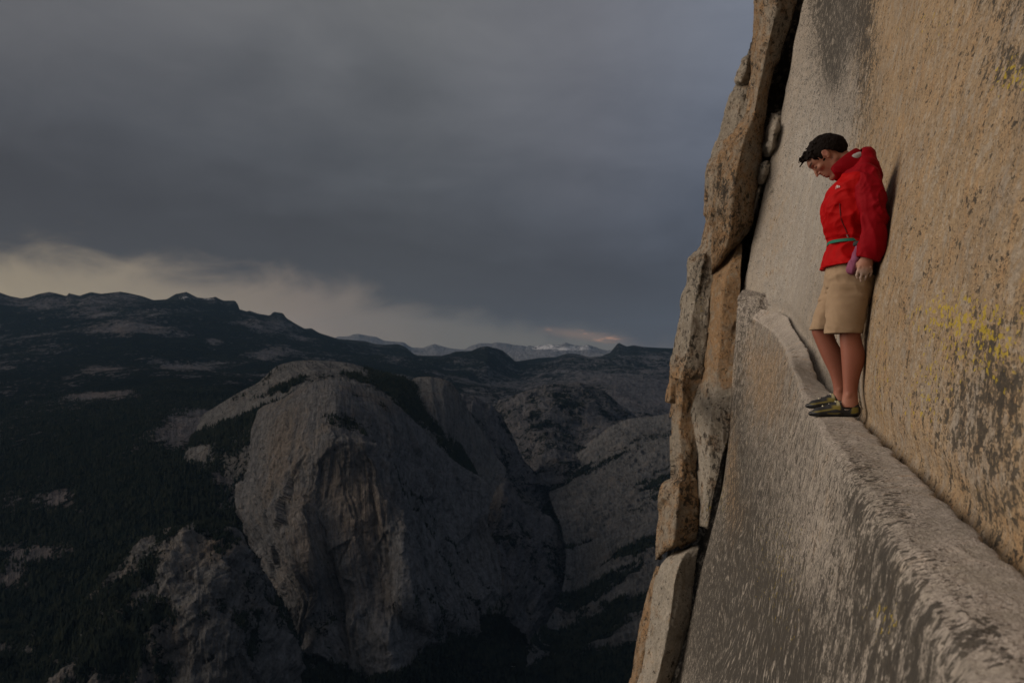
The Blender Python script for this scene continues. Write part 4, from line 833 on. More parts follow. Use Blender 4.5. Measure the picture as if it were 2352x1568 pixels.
scatter('hill_conifers', GB, AB, 12000, h=(6, 13), thr=0.42)
scatter('slab_conifers', GS, AS, 12000, h=(9, 17), thr=0.5)

# a few dozen pines that stand apart on the bald top of the dome
def pine():
    t = empty('pine_tree', (0, 0, 0))
    ns = 7; V = []; F = []
    for k in range(5):                       # tiers of drooping boughs
        z0 = 2.0 + k * 2.1; r = 2.3 - k * 0.38; b = len(V)
        for q in range(ns):
            a = q * 2 * math.pi / ns + k * 0.5; rr = r * random.uniform(0.75, 1.2); V.append((math.cos(a) * rr, math.sin(a) * rr, z0 + random.uniform(-0.3, 0.3)))
        V.append((0, 0, z0 + 3.0)); F += [(b + q, b + (q + 1) % ns, b + ns) for q in range(ns)]
    mesh_obj('crown', V, F, TM, t, smooth=False)
    V = [(math.cos(a) * r, math.sin(a) * r, z) for z, r in ((-1.5, 0.35), (9, 0.1)) for a in (0, 1.57, 3.14, 4.71)]
    mesh_obj('trunk', V, [(q, (q + 1) % 4, 4 + (q + 1) % 4, 4 + q) for q in range(4)], TK, t)
    return t
proto = pine(); first = True
Xh, Yh = pxy(GH)
for k in range(44):
    px = random.uniform(600, 900); py = np.interp(px, [600, 660, 702, 756, 802, 859, 900], [880, 838, 831, 833, 839, 858, 868]) + abs(random.gauss(0, 11))
    d = (Xh - px) ** 2 + (Yh - py) ** 2; i, j = np.unravel_index(np.argmin(d), d.shape); p = GH[i, j]
    if first: o = proto; first = False
    else:
        o = proto.copy(); COL.objects.link(o)
        for ch in list(proto.children):
            c = ch.copy(); COL.objects.link(c); c.parent = o
    o.location = p.tolist(); s = random.uniform(0.8, 1.5); o.scale = (s, s, s); o.rotation_euler = (0, 0, random.uniform(0, 6))
    tag(o, 'small dark pine standing apart on the bald top of the distant granite dome', 'tree', 'pines on the bald top of the dome')

# ------------------------------------------------------------------ air
def haze():
    x0, x1, y0, y1, z0, z1 = -46000, 52000, -60, 36500, -3300, 2200
    V = [(x, y, z) for x in (x0, x1) for y in (y0, y1) for z in (z0, z1)]
    F = [(0, 1, 3, 2), (4, 6, 7, 5), (0, 4, 5, 1), (2, 3, 7, 6), (0, 2, 6, 4), (1, 5, 7, 3)]
    m = bpy.data.materials.new('haze_air'); m.use_nodes = True; T = NT(m.node_tree)
    v = T.n('ShaderNodeVolumePrincipled'); v.inputs['Color'].default_value = (0.42, 0.68, 1.0, 1); v.inputs['Density'].default_value = 6.5e-6; v.inputs['Anisotropy'].default_value = 0.0
    T.n('ShaderNodeOutputMaterial').inputs
    out = [n for n in T.t.nodes if n.bl_idname == 'ShaderNodeOutputMaterial'][0]; T.t.links.new(v.outputs[0], out.inputs['Volume'])
    o = mesh_obj('haze', V, F, m, smooth=False); tag(o, kind='stuff')
haze()
# ------------------------------------------------------------------ climber: bodies and clothes grown as one smooth surface each
LFT = np.array([-0.287, -0.958, 0.0]); LFT /= np.linalg.norm(LFT)      # his left hand side, towards the lens
FWD = np.array([-0.958, 0.287, 0.0]); FWD /= np.linalg.norm(FWD)       # the way he faces, away from the wall
ORG = P(1918, 949, 4.9)
person = empty('person', tuple(ORG), math.atan2(FWD[1], FWD[0]))       # local x = forward, local y = his left, z up
def L(px, py, w=0.0):
    """local point on the sight line through (px, py) at w metres to his left"""
    r = np.array([(px - CX) / FPX, 1.0, (HY - py) / FPX]); t = (w + ORG @ LFT) / (r @ LFT)
    p = r * t - ORG
    return np.array([p @ FWD, w, p[2]])
K = 4.9 / FPX                                                          # metres per picture pixel at his distance

class Field:
    def __init__(s, xs, ys, zs):
        s.x, s.y, s.z = [np.asarray(a, np.float32) for a in (xs, ys, zs)]
        s.d = np.full((len(xs), len(ys), len(zs)), 0.5, np.float32)
    def box(s, lo, hi):
        i = [slice(max(np.searchsorted(a, l) - 1, 0), min(np.searchsorted(a, h) + 1, len(a))) for a, l, h in zip((s.x, s.y, s.z), lo, hi)]
        X, Y, Z = np.meshgrid(s.x[i[0]], s.y[i[1]], s.z[i[2]], indexing='ij')
        return tuple(i), X, Y, Z
    def merge(s, i, e, k, mode):
        a = s.d[i]
        if mode == 'add':
            if k <= 0: r = np.minimum(a, e)
            else:
                h = np.clip(0.5 + 0.5 * (a - e) / k, 0, 1); r = a + (e - a) * h - k * h * (1 - h)
        elif mode == 'cut':
            e = -e
            if k <= 0: r = np.maximum(a, e)
            else:
                h = np.clip(0.5 - 0.5 * (a - e) / k, 0, 1); r = a + (e - a) * h + k * h * (1 - h)
        s.d[i] = r
    def cone(s, a, b, ra, rb, k=0.01, mode='add', flat=None):
        """round cone; flat=(axis vector, factor) squeezes across that axis"""
        a, b = np.asarray(a, float), np.asarray(b, float); m = max(ra, rb) * (flat[1] if flat and flat[1] > 1 else 1) + k + 0.02
        i, X, Y, Z = s.box(np.minimum(a, b) - m, np.maximum(a, b) + m)
        P_ = np.stack([X, Y, Z], -1) - a; ab = b - a; t = np.clip((P_ @ ab) / (ab @ ab + 1e-12), 0, 1)
        q = P_ - t[..., None] * ab
        if flat:
            n = np.asarray(flat[0], float); n /= np.linalg.norm(n); c = q @ n
            q = q + (c * (1 / flat[1] - 1))[..., None] * n
        e = np.linalg.norm(q, axis=-1) - (ra + (rb - ra) * t)
        s.merge(i, e.astype(np.float32), k, mode)
    def chain(s, pts, k=0.01, mode='add', flat=None):
        for p, q in zip(pts[:-1], pts[1:]): s.cone(p[0], q[0], p[1], q[1], k, mode, flat)
    def ell(s, c, r, k=0.01, mode='add', axes=None):
        c = np.asarray(c, float); r = np.asarray(r, float); m = r.max() + k + 0.02
        i, X, Y, Z = s.box(c - m, c + m)
        q = np.stack([X, Y, Z], -1) - c
        if axes is not None: q = q @ np.asarray(axes, float).T
        f = np.linalg.norm(q / r, axis=-1); g = np.linalg.norm(q / (r * r), axis=-1) + 1e-6
        e = f * (f - 1) / g
        s.merge(i, e.astype(np.float32), k, mode)
    def stack(s, rings, k=0.01, mode='add', p=2.4):
        """rings: (z, x_front, x_back, y_centre, y_half) from top to bottom - a body of rounded cross sections"""
        R_ = np.array(sorted(rings), float)
        lo = [min(R_[:, 1].min(), R_[:, 2].min()) - 0.03, (R_[:, 3] - R_[:, 4]).min() - 0.03, R_[0, 0] - 0.03]; hi = [max(R_[:, 1].max(), R_[:, 2].max()) + 0.03, (R_[:, 3] + R_[:, 4]).max() + 0.03, R_[-1, 0] + 0.03]
        i, X, Y, Z = s.box(lo, hi); zz = s.z[i[2]]
        def cub(col):
            t = np.interp(zz, R_[:, 0], np.arange(len(R_))); q = resample(R_[:, col:col + 1], 60 * (len(R_) - 1) + 1)[:, 0]
            return np.interp(t * 60, np.arange(len(q)), q)
        xf, xb, yc, yh = [cub(c)[None, None, :] for c in (1, 2, 3, 4)]
        cx, rx = (xf + xb) / 2, np.abs(xf - xb) / 2
        f = (np.abs((X - cx) / rx) ** p + np.abs((Y - yc) / yh) ** p) ** (1 / p)
        e = (f - 1) * np.minimum(rx, yh)
        e = np.maximum(e, np.maximum(R_[0, 0] - Z, Z - R_[-1, 0]))
        s.merge(i, e.astype(np.float32), k, mode)
    def warp(s, fn):
        """add fn(X,Y,Z) near the surface: cloth folds, hair strands"""
        near = np.abs(s.d) < 0.03
        i, j, k = np.nonzero(near); e = fn(s.x[i], s.y[j], s.z[k]); s.d[i, j, k] += e.astype(np.float32)
    def mesh(s):
        d = s.d; ins = d < 0
        nx, ny, nz = d.shape
        c = np.zeros((nx - 1, ny - 1, nz - 1), np.int8)
        for a in (0, 1):
            for b in (0, 1):
                for e in (0, 1): c += ins[a:nx - 1 + a, b:ny - 1 + b, e:nz - 1 + e]
        act = (c > 0) & (c < 8); I, J, Kk = np.nonzero(act); n = len(I)
        idx = np.full(act.shape, -1, np.int32); idx[I, J, Kk] = np.arange(n)
        acc = np.zeros((n, 3)); cnt = np.zeros(n)
        cor = [(a, b, e) for a in (0, 1) for b in (0, 1) for e in (0, 1)]
        for p in cor:
            for ax in range(3):
                if p[ax]: continue
                q = list(p); q[ax] = 1
                dp = d[I + p[0], J + p[1], Kk + p[2]]; dq = d[I + q[0], J + q[1], Kk + q[2]]
                m = (dp < 0) != (dq < 0)
                t = np.where(m, dp / np.where(m, dp - dq, 1), 0)
                pp = np.stack([s.x[I + p[0]], s.y[J + p[1]], s.z[Kk + p[2]]], -1); qq = np.stack([s.x[I + q[0]], s.y[J + q[1]], s.z[Kk + q[2]]], -1)
                acc += np.where(m[:, None], pp + (qq - pp) * t[:, None], 0); cnt += m
        V = acc / cnt[:, None]
        F = []
        for ax, (u, w) in ((0, (1, 2)), (1, (2, 0)), (2, (0, 1))):
            sl0 = [slice(None)] * 3; sl1 = [slice(None)] * 3; sl0[ax] = slice(0, -1); sl1[ax] = slice(1, None)
            m = ins[tuple(sl0)] != ins[tuple(sl1)]
            A = np.array(np.nonzero(m))
            ok = (A[u] > 0) & (A[w] > 0) & (A[u] < act.shape[u]) & (A[w] < act.shape[w]); A = A[:, ok]
            g = []
            for du, dw in ((0, 0), (-1, 0), (-1, -1), (0, -1)):
                B = A.copy(); B[u] += du; B[w] += dw; g.append(idx[B[0], B[1], B[2]])
            q = np.stack(g, -1); inside0 = ins[A[0], A[1], A[2]]
            q = np.where(inside0[:, None], q, q[:, ::-1]); F.append(q)
        F = np.concatenate(F); F = F[(F >= 0).all(1)]
        return V, F
def smooth(V, F, it=2, lam=0.5):
    e = np.concatenate([F[:, [0, 1]], F[:, [1, 2]], F[:, [2, 3]], F[:, [3, 0]]]); e = np.concatenate([e, e[:, ::-1]])
    deg = np.bincount(e[:, 0], minlength=len(V))[:, None]
    for _ in range(it):
        S = np.stack([np.bincount(e[:, 0], weights=V[e[:, 1], k], minlength=len(V)) for k in range(3)], -1)
        V = V + lam * (S / np.maximum(deg, 1) - V)
    return V
def ax(*segs):
    """grid lines: (start, stop, step) pieces one after another"""
    return np.unique(np.round(np.concatenate([np.arange(a, b, st) for a, b, st in segs]), 5))

def pmat(name, col, rough=0.6, spec=0.4, bump=None, attr=None, var=0.06, vs=30, sheen=0.0, sss=0.0):
    m = bpy.data.materials.new(name); m.use_nodes = True; T = NT(m.node_tree)
    pos = T.n('ShaderNodeTexCoord').outputs['Object']
    base = T.attr(attr).outputs['Color'] if attr else None
    n = T.noise(pos, vs, 4, 0.6); v = T.m('ADD', 1 - var, T.m('MULTIPLY', n, 2 * var))
    c = T.mix(1.0, base if attr else (*col, 1), T.n('ShaderNodeCombineColor', inp={0: v, 1: v, 2: v}).outputs[0], 'MULTIPLY')
    p = T.n('ShaderNodeBsdfPrincipled', inp={'Base Color': c, 'Roughness': rough}); p.inputs['Specular IOR Level'].default_value = spec
    if sheen: p.inputs['Sheen Weight'].default_value = sheen
    if sss: p.inputs['Subsurface Weight'].default_value = sss; p.inputs['Subsurface Radius'].default_value = (0.012, 0.005, 0.003)
    if bump:
        h = T.noise(T.vmul(pos, bump[2] if len(bump) > 2 else (1, 1, 1)), bump[0], 3, 0.6); b = T.n('ShaderNodeBump', inp={'Strength': bump[1], 'Distance': 0.004, 'Height': h}); T.put(p.inputs['Normal'], b.outputs[0])
    T.n('ShaderNodeOutputMaterial', inp={0: p.outputs[0]}); return m
M_skin = pmat('skin', (0.40, 0.20, 0.13), 0.55, 0.35, (160, 0.25), attr='tone', var=0.07, vs=22)
M_hair = pmat('dark_hair', (0.007, 0.004, 0.003), 0.7, 0.10, (260, 0.8), var=0.3, vs=160)
M_red = pmat('red_shell_fabric', (0.58, 0.008, 0.012), 0.7, 0.12, (420, 0.25), attr='tone', var=0.06, vs=14)
M_crim = pmat('crimson_shell_fabric', (0.25, 0.0015, 0.007), 0.7, 0.10, (420, 0.25), var=0.06, vs=14)
M_grey = pmat('grey_lining', (0.38, 0.37, 0.37), 0.8, 0.2, (300, 0.3))
M_khaki = pmat('khaki_cotton', (0.36, 0.255, 0.165), 0.85, 0.15, (500, 0.4), var=0.08, vs=20)
M_black = pmat('black_rubber', (0.012, 0.012, 0.013), 0.45, 0.4, (120, 0.2))
M_shoe = pmat('shoe_upper_cloth', (0.1, 0.1, 0.1), 0.65, 0.3, (260, 0.4), attr='tone')
M_lace = pmat('pale_lace', (0.55, 0.52, 0.40), 0.8, 0.2)
M_teal = pmat('teal_webbing', (0.015, 0.16, 0.105), 0.7, 0.3, (400, 0.4))
M_purp = pmat('plum_cloth', (0.24, 0.075, 0.14), 0.85, 0.15, (200, 0.5), var=0.25, vs=40)
M_zip = pmat('dark_zip', (0.06, 0.004, 0.006), 0.5, 0.4)
M_white = pmat('white_thread', (0.75, 0.70, 0.68), 0.7, 0.3)
def put(name, fld, mat, parent=None, it=2, tone=None, cut=None):
    V, F = fld.mesh(); V = smooth(V, F, it)
    o = mesh_obj(name, V, F, mat, parent=person if parent is None else parent)
    if tone is not None:
        C = tone(V); at = o.data.attributes.new('tone', 'FLOAT_COLOR', 'POINT'); at.data.foreach_set('color', np.concatenate([C, np.ones((len(C), 1))], 1).astype(np.float32).ravel())
    return o

# ---- head frame: a = the way the face points, u = towards the crown
HC = L(1897, 355, 0.0)
def hp(a, u, w=0.0):                              # head point from picture-pixel offsets along the face axis and the crown axis, w in metres
    return HC + np.array([0.6 * a + 0.8 * u, 0, 0]) * K * 1.0 + np.array([0, w, 0]) + np.array([0, 0, -0.8 * a + 0.6 * u]) * K
HA = np.array([[0.6, 0, -0.8], [0, 1, 0], [0.8, 0, 0.6]])     # rows: face axis, left, crown axis

def build_body():
    f = Field(ax((-0.32, 0.20, 0.0026)), ax((-0.34, 0.34, 0.0034)), ax((-0.01, 0.16, 0.006), (0.16, 0.55, 0.006), (0.55, 0.74, 0.009), (0.74, 0.99, 0.0026), (0.99, 1.33, 0.009), (1.33, 1.74, 0.0026)))
    # legs
    nk, fk = 0.10, -0.145
    def leg(w, rows):
        R_ = []
        for py, pf, pb, yh, ww in rows:
            A, B = L(pf, py, ww), L(pb, py, ww); R_.append((A[2], A[0], B[0], ww, yh))
        f.stack(R_, 0.02, p=2.15)
    leg(nk, [(650, 1925, 1998, 0.082, 0.09), (700, 1925, 1990, 0.080, 0.10), (745, 1927, 1980, 0.068, nk), (768, 1928, 1977, 0.060, nk), (785, 1929, 1980, 0.058, nk), (812, 1931.5, 1987, 0.058, nk), (832, 1933, 1985.5, 0.054, nk), (855, 1934.5, 1978.5, 0.046, nk), (880, 1936, 1972, 0.038, nk), (900, 1936, 1970, 0.035, nk), (915, 1934, 1971, 0.034, nk), (935, 1932, 1972, 0.034, nk)])
    leg(fk, [(650, 1905, 1975, 0.082, -0.09), (700, 1885, 1950, 0.080, -0.12), (740, 1868, 1925, 0.068, -0.14), (760, 1864, 1916, 0.060, fk), (780, 1871, 1920, 0.056, fk), (805, 1881, 1933, 0.057, fk), (825, 1890, 1940, 0.054, fk), (850, 1902, 1944, 0.046, fk), (872, 1910, 1946, 0.038, fk), (892, 1914, 1947, 0.035, fk), (905, 1914, 1949, 0.034, fk), (920, 1912, 1950, 0.034, fk)])
    # ankle bones and heels
    f.ell(L(1950, 907, nk + 0.029), (0.011, 0.008, 0.012), 0.014); f.ell(L(1930, 895, fk + 0.028), (0.011, 0.008, 0.012), 0.014)
    # trunk (under the clothes)
    f.ell(L(1955, 645), (0.10, 0.15, 0.11), 0.03)
    f.stack([(L(pf, py)[2], L(pf, py)[0], L(pb, py)[0], 0, yh) for py, pf, pb, yh in ((640, 1915, 1990, 0.15), (560, 1922, 1992, 0.13), (500, 1908, 2006, 0.15), (440, 1922, 2008, 0.16), (410, 1940, 2002, 0.13), (392, 1945, 1985, 0.07))], 0.03)
    # arms
    for sgn, e, wq in ((1, (2004, 505), 0.245), (-1, (1990, 505), -0.25)):
        f.chain([(L(1985, 415, sgn * 0.17), 0.058), (L(e[0], e[1], wq), 0.046), (L(1993, 590, wq - 0.0 if sgn > 0 else wq), 0.030)], 0.02)
    # neck and head
    f.chain([(L(1962, 400), 0.062), (L(1938, 372), 0.057), (hp(-12, -14), 0.056)], 0.025)
    f.ell(hp(1, 2), (0.098, 0.076, 0.100), 0.02, axes=HA)                       # skull
    f.ell(hp(20, 8), (0.062, 0.066, 0.062), 0.02, axes=HA)                      # forehead
    f.ell(hp(20, -18), (0.055, 0.056, 0.062), 0.025, axes=HA)                   # cheeks
    for w in (-1, 1):
        f.cone(hp(2, -24, w * 0.052), hp(28, -44, w * 0.022), 0.020, 0.018, 0.025)   # jaw line
        f.ell(hp(32, -8, w * 0.042), (0.018, 0.020, 0.016), 0.018, axes=HA)     # cheekbone
    f.ell(hp(33, -44), (0.024, 0.026, 0.020), 0.018, axes=HA)                   # chin
    f.ell(hp(31, -30), (0.030, 0.034, 0.030), 0.018, axes=HA); f.ell(hp(36, -19), (0.020, 0.022, 0.016), 0.012, axes=HA)                   # muzzle
    f.cone(hp(34, 12, -0.03), hp(34, 12, 0.03), 0.020, 0.020, 0.014)            # brow ridge
    for w in (-1, 1):
        f.ell(hp(41, 2.5, w * 0.033), (0.014, 0.019, 0.010), 0.010, 'cut', axes=HA)  # eye hollow
        f.ell(hp(34.5, 1.2, w * 0.032), (0.0155, 0.0165, 0.0125), 0.003, axes=HA)  # lowered lid over the eye
    f.chain([(hp(38, 5), 0.0085), (hp(45, -7), 0.008), (hp(49.5, -13.5), 0.0082)], 0.008)   # nose bridge, tip
    for w in (-1, 1): f.ell(hp(43, -14.0, w * 0.011), (0.009, 0.0065, 0.006), 0.005, axes=HA)
    f.ell(hp(40.5, -25.3), (0.010, 0.022, 0.0042), 0.003, axes=HA)              # upper lip
    f.ell(hp(39.5, -30.2), (0.010, 0.019, 0.0048), 0.003, axes=HA)              # lower lip
    f.ell(hp(44.5, -27.7), (0.008, 0.024, 0.0012), 0.002, 'cut', axes=HA)
    f.ell(hp(38, -36.5), (0.006, 0.020, 0.005), 0.008, 'cut', axes=HA)          # hollow under the lip
    for w in (-1, 1):                                                           # ears
        e0 = hp(5, 0, w * 0.078)
        f.ell(e0, (0.019, 0.010, 0.031), 0.006, axes=HA)
        f.ell(hp(7, 2, w * 0.089), (0.010, 0.006, 0.018), 0.004, 'cut', axes=HA)
        f.ell(hp(8.5, -10, w * 0.079), (0.008, 0.006, 0.009), 0.005, axes=HA)
    # near hand: back of the hand seen, fingers hanging, slightly curled
    H = 0.245
    def finger(pts, r, w0, w1, k=0.006):
        n = len(pts); q = [(L(a, b, w0 + (w1 - w0) * i / (n - 1)), r * (1 - 0.12 * i)) for i, (a, b) in enumerate(pts)]
        f.chain(q, k)
    f.cone(L(1992, 592, H), L(1990, 603, H), 0.029, 0.034, 0.012, flat=((0, 1, 0), 0.72))
    f.cone(L(1988, 603, H), L(1985, 616, H), 0.037, 0.039, 0.012, flat=((0, 1, 0), 0.50))
    finger([(1975, 614), (1970.5, 624), (1968, 632), (1969.5, 638.5)], 0.0098, H + 0.004, H - 0.010)
    finger([(1983.5, 617), (1980, 629), (1977, 638), (1978, 645.5)], 0.0102, H + 0.006, H - 0.014)
    finger([(1992, 617), (1991, 628), (1988.5, 636.5), (1987, 642.5)], 0.0097, H + 0.004, H - 0.016)
    finger([(2000, 614), (2001, 623), (1999.5, 630), (1997.5, 635)], 0.0085, H, H - 0.016)
    finger([(1977, 601), (1968, 608), (1963.5, 616), (1963.5, 624)], 0.0118, H - 0.008, H - 0.030, 0.012)   # thumb, from the side of the palm
    for (a, b) in ((1975, 614), (1983.5, 617), (1992, 617), (2000, 614)): f.ell(L(a, b - 0.5, H + 0.012), (0.008, 0.006, 0.008), 0.006)
    # far hand
    H2 = -0.25
    f.cone(L(1993, 590, H2), L(1985, 612, H2), 0.028, 0.036, 0.012, flat=((0, 1, 0), 0.6))
    for a, b, r in ((1972, 632, 0.009), (1980, 638, 0.0095), (1988, 636, 0.009), (1996, 630, 0.008)): f.chain([(L(a + 3, 612, H2), r), (L(a, b - 6, H2), r * 0.95), (L(a, b, H2 + 0.01), r * 0.85)], 0.006)
    f.chain([(L(1978, 600, H2), 0.011), (L(1968, 612, H2 + 0.02), 0.0105), (L(1966, 622, H2 + 0.03), 0.009)], 0.01)
    def tone(V):
        c = np.tile(np.array([[0.36, 0.165, 0.11]]), (len(V), 1))
        leg = sstep(V[:, 2], 0.62, 0.5)[:, None]; c = c * (1 - leg) + np.array([[0.27, 0.095, 0.060]]) * leg
        foot = sstep(V[:, 2], 0.16, 0.08)[:, None] * leg; c = c * (1 - foot) + np.array([[0.35, 0.15, 0.10]]) * foot
        # lips, eyelid line, brows, ears a little redder, chalk on the fingertips
        def near(p, r): return np.exp(-((np.linalg.norm(V - p, axis=1) / r) ** 2))[:, None]
        for p, r, col in [(hp(43, -28, 0.006), 0.011, (0.33, 0.115, 0.095)), (hp(43, -28, -0.006), 0.011, (0.33, 0.115, 0.095)), (hp(6, 1, 0.088), 0.016, (0.42, 0.16, 0.12)), (hp(48, -15), 0.012, (0.44, 0.19, 0.14))]:
            m = near(p, r) * 0.8; c = c * (1 - m) + np.array([col]) * m
        q = (V - HC) @ HA.T / K
        for w in (-1, 1):
            br = np.exp(-(((q[:, 2] - 11.5 - np.abs(V[:, 1]) * 20) / 1.9) ** 2)) * (q[:, 0] > 28) * sstep(np.abs(V[:, 1]), 0.008, 0.016) * sstep(np.abs(V[:, 1]), 0.056, 0.048)
            ey = np.exp(-(((q[:, 2] + 1.9) / 0.9) ** 2)) * (q[:, 0] > 30) * sstep(np.abs(V[:, 1]), 0.014, 0.02) * sstep(np.abs(V[:, 1]), 0.052, 0.045)
            m = np.clip(br * 0.8 + ey * 0.8, 0, 0.85)[:, None]; c = c * (1 - m) + np.array([[0.02, 0.012, 0.009]]) * m
        st = (sstep(np.linalg.norm(V - hp(26, -32), axis=1), 0.055, 0.03) * 0.18)[:, None]; c = c * (1 - st) + np.array([[0.16, 0.09, 0.07]]) * st
        ch = sstep(V[:, 2], L(1985, 618)[2], L(1985, 640)[2]) * sstep(V[:, 1], 0.17, 0.20) * (V[:, 2] > 0.7); ch = (ch * 0.75)[:, None]
        c = c * (1 - ch) + np.array([[0.44, 0.36, 0.31]]) * ch
        return c
    o = put('body', f, M_skin, tone=tone, it=2)
    return o
body = build_body()

def build_hair():
    f = Field(ax((-0.10, 0.30, 0.0022)), ax((-0.10, 0.10, 0.0025)), ax((1.42, 1.74, 0.0022)))
    f.ell(hp(-4, 6), (0.112, 0.086, 0.104), 0.01, axes=HA)
    f.ell(hp(-20, -6), (0.082, 0.080, 0.080), 0.03, axes=HA)
    # clear the face, the ears and the neck
    f.ell(hp(66, -24), (0.100, 0.12, 0.106), 0.008, 'cut', axes=HA)
    f.cone(hp(2, -62, -0.12), hp(2, -62, 0.12), 0.080, 0.080, 0.01, 'cut')
    f.cone(hp(-52, -62, -0.12), hp(-52, -62, 0.12), 0.075, 0.075, 0.01, 'cut')
    for w in (-1, 1):
        f.cone(hp(4, -1, w * 0.070), hp(-2, -34, w * 0.066), 0.025, 0.042, 0.004, 'cut')
        f.chain([(hp(24, 24, w * 0.066), 0.014), (hp(25, 14, w * 0.066), 0.011), (hp(24, 4, w * 0.066), 0.005)], 0.006)
        f.ell(hp(15, 15, w * 0.066), (0.026, 0.012, 0.024), 0.006, axes=HA)    # sideburn
    rr = random.Random(3)
    # the fringe pushed forward and up in tufts
    for k in range(34):
        w = rr.uniform(-0.055, 0.06); a0 = 20 + rr.uniform(-8, 12) - abs(w) * 120; u0 = 33 + rr.uniform(-4, 5) - abs(w) * 120
        la = rr.uniform(10, 20); lu = rr.uniform(1, 10)
        f.chain([(hp(a0, u0, w), 0.012), (hp(a0 + la * 0.6, u0 + lu * 0.8, w + rr.uniform(-0.006, 0.006)), 0.0075), (hp(a0 + la + rr.uniform(0, 4), u0 + lu * 0.5, w + rr.uniform(-0.01, 0.01)), 0.0022)], 0.006)
    for k in range(60):                          # small tufts over the crown and the nape
        th = rr.uniform(-2.5, 1.2); w = rr.uniform(-0.065, 0.065); r = 39 - abs(w) * 190
        a, u = r * math.sin(th) - 4, r * math.cos(th) + 5
        if u < -22: continue
        f.cone(hp(a, u, w), hp(a * 1.07 + 4, u * 1.07, w * 1.08), 0.010, 0.0035, 0.006)
    def strands(X, Y, Z):
        q = (np.stack([X, Y, Z], -1) - HC) @ HA.T
        return ridged(np.stack([q[:, 0] * 18, q[:, 1] * 150, q[:, 2] * 60 + q[:, 0] * 20], -1), 2, 0.6, 601) * 0.0034 + vnoise(np.stack([X, Y, Z], -1) * 55, 603) * 0.003
    f.warp(strands)
    return put('hair', f, M_hair, it=1)
build_hair()

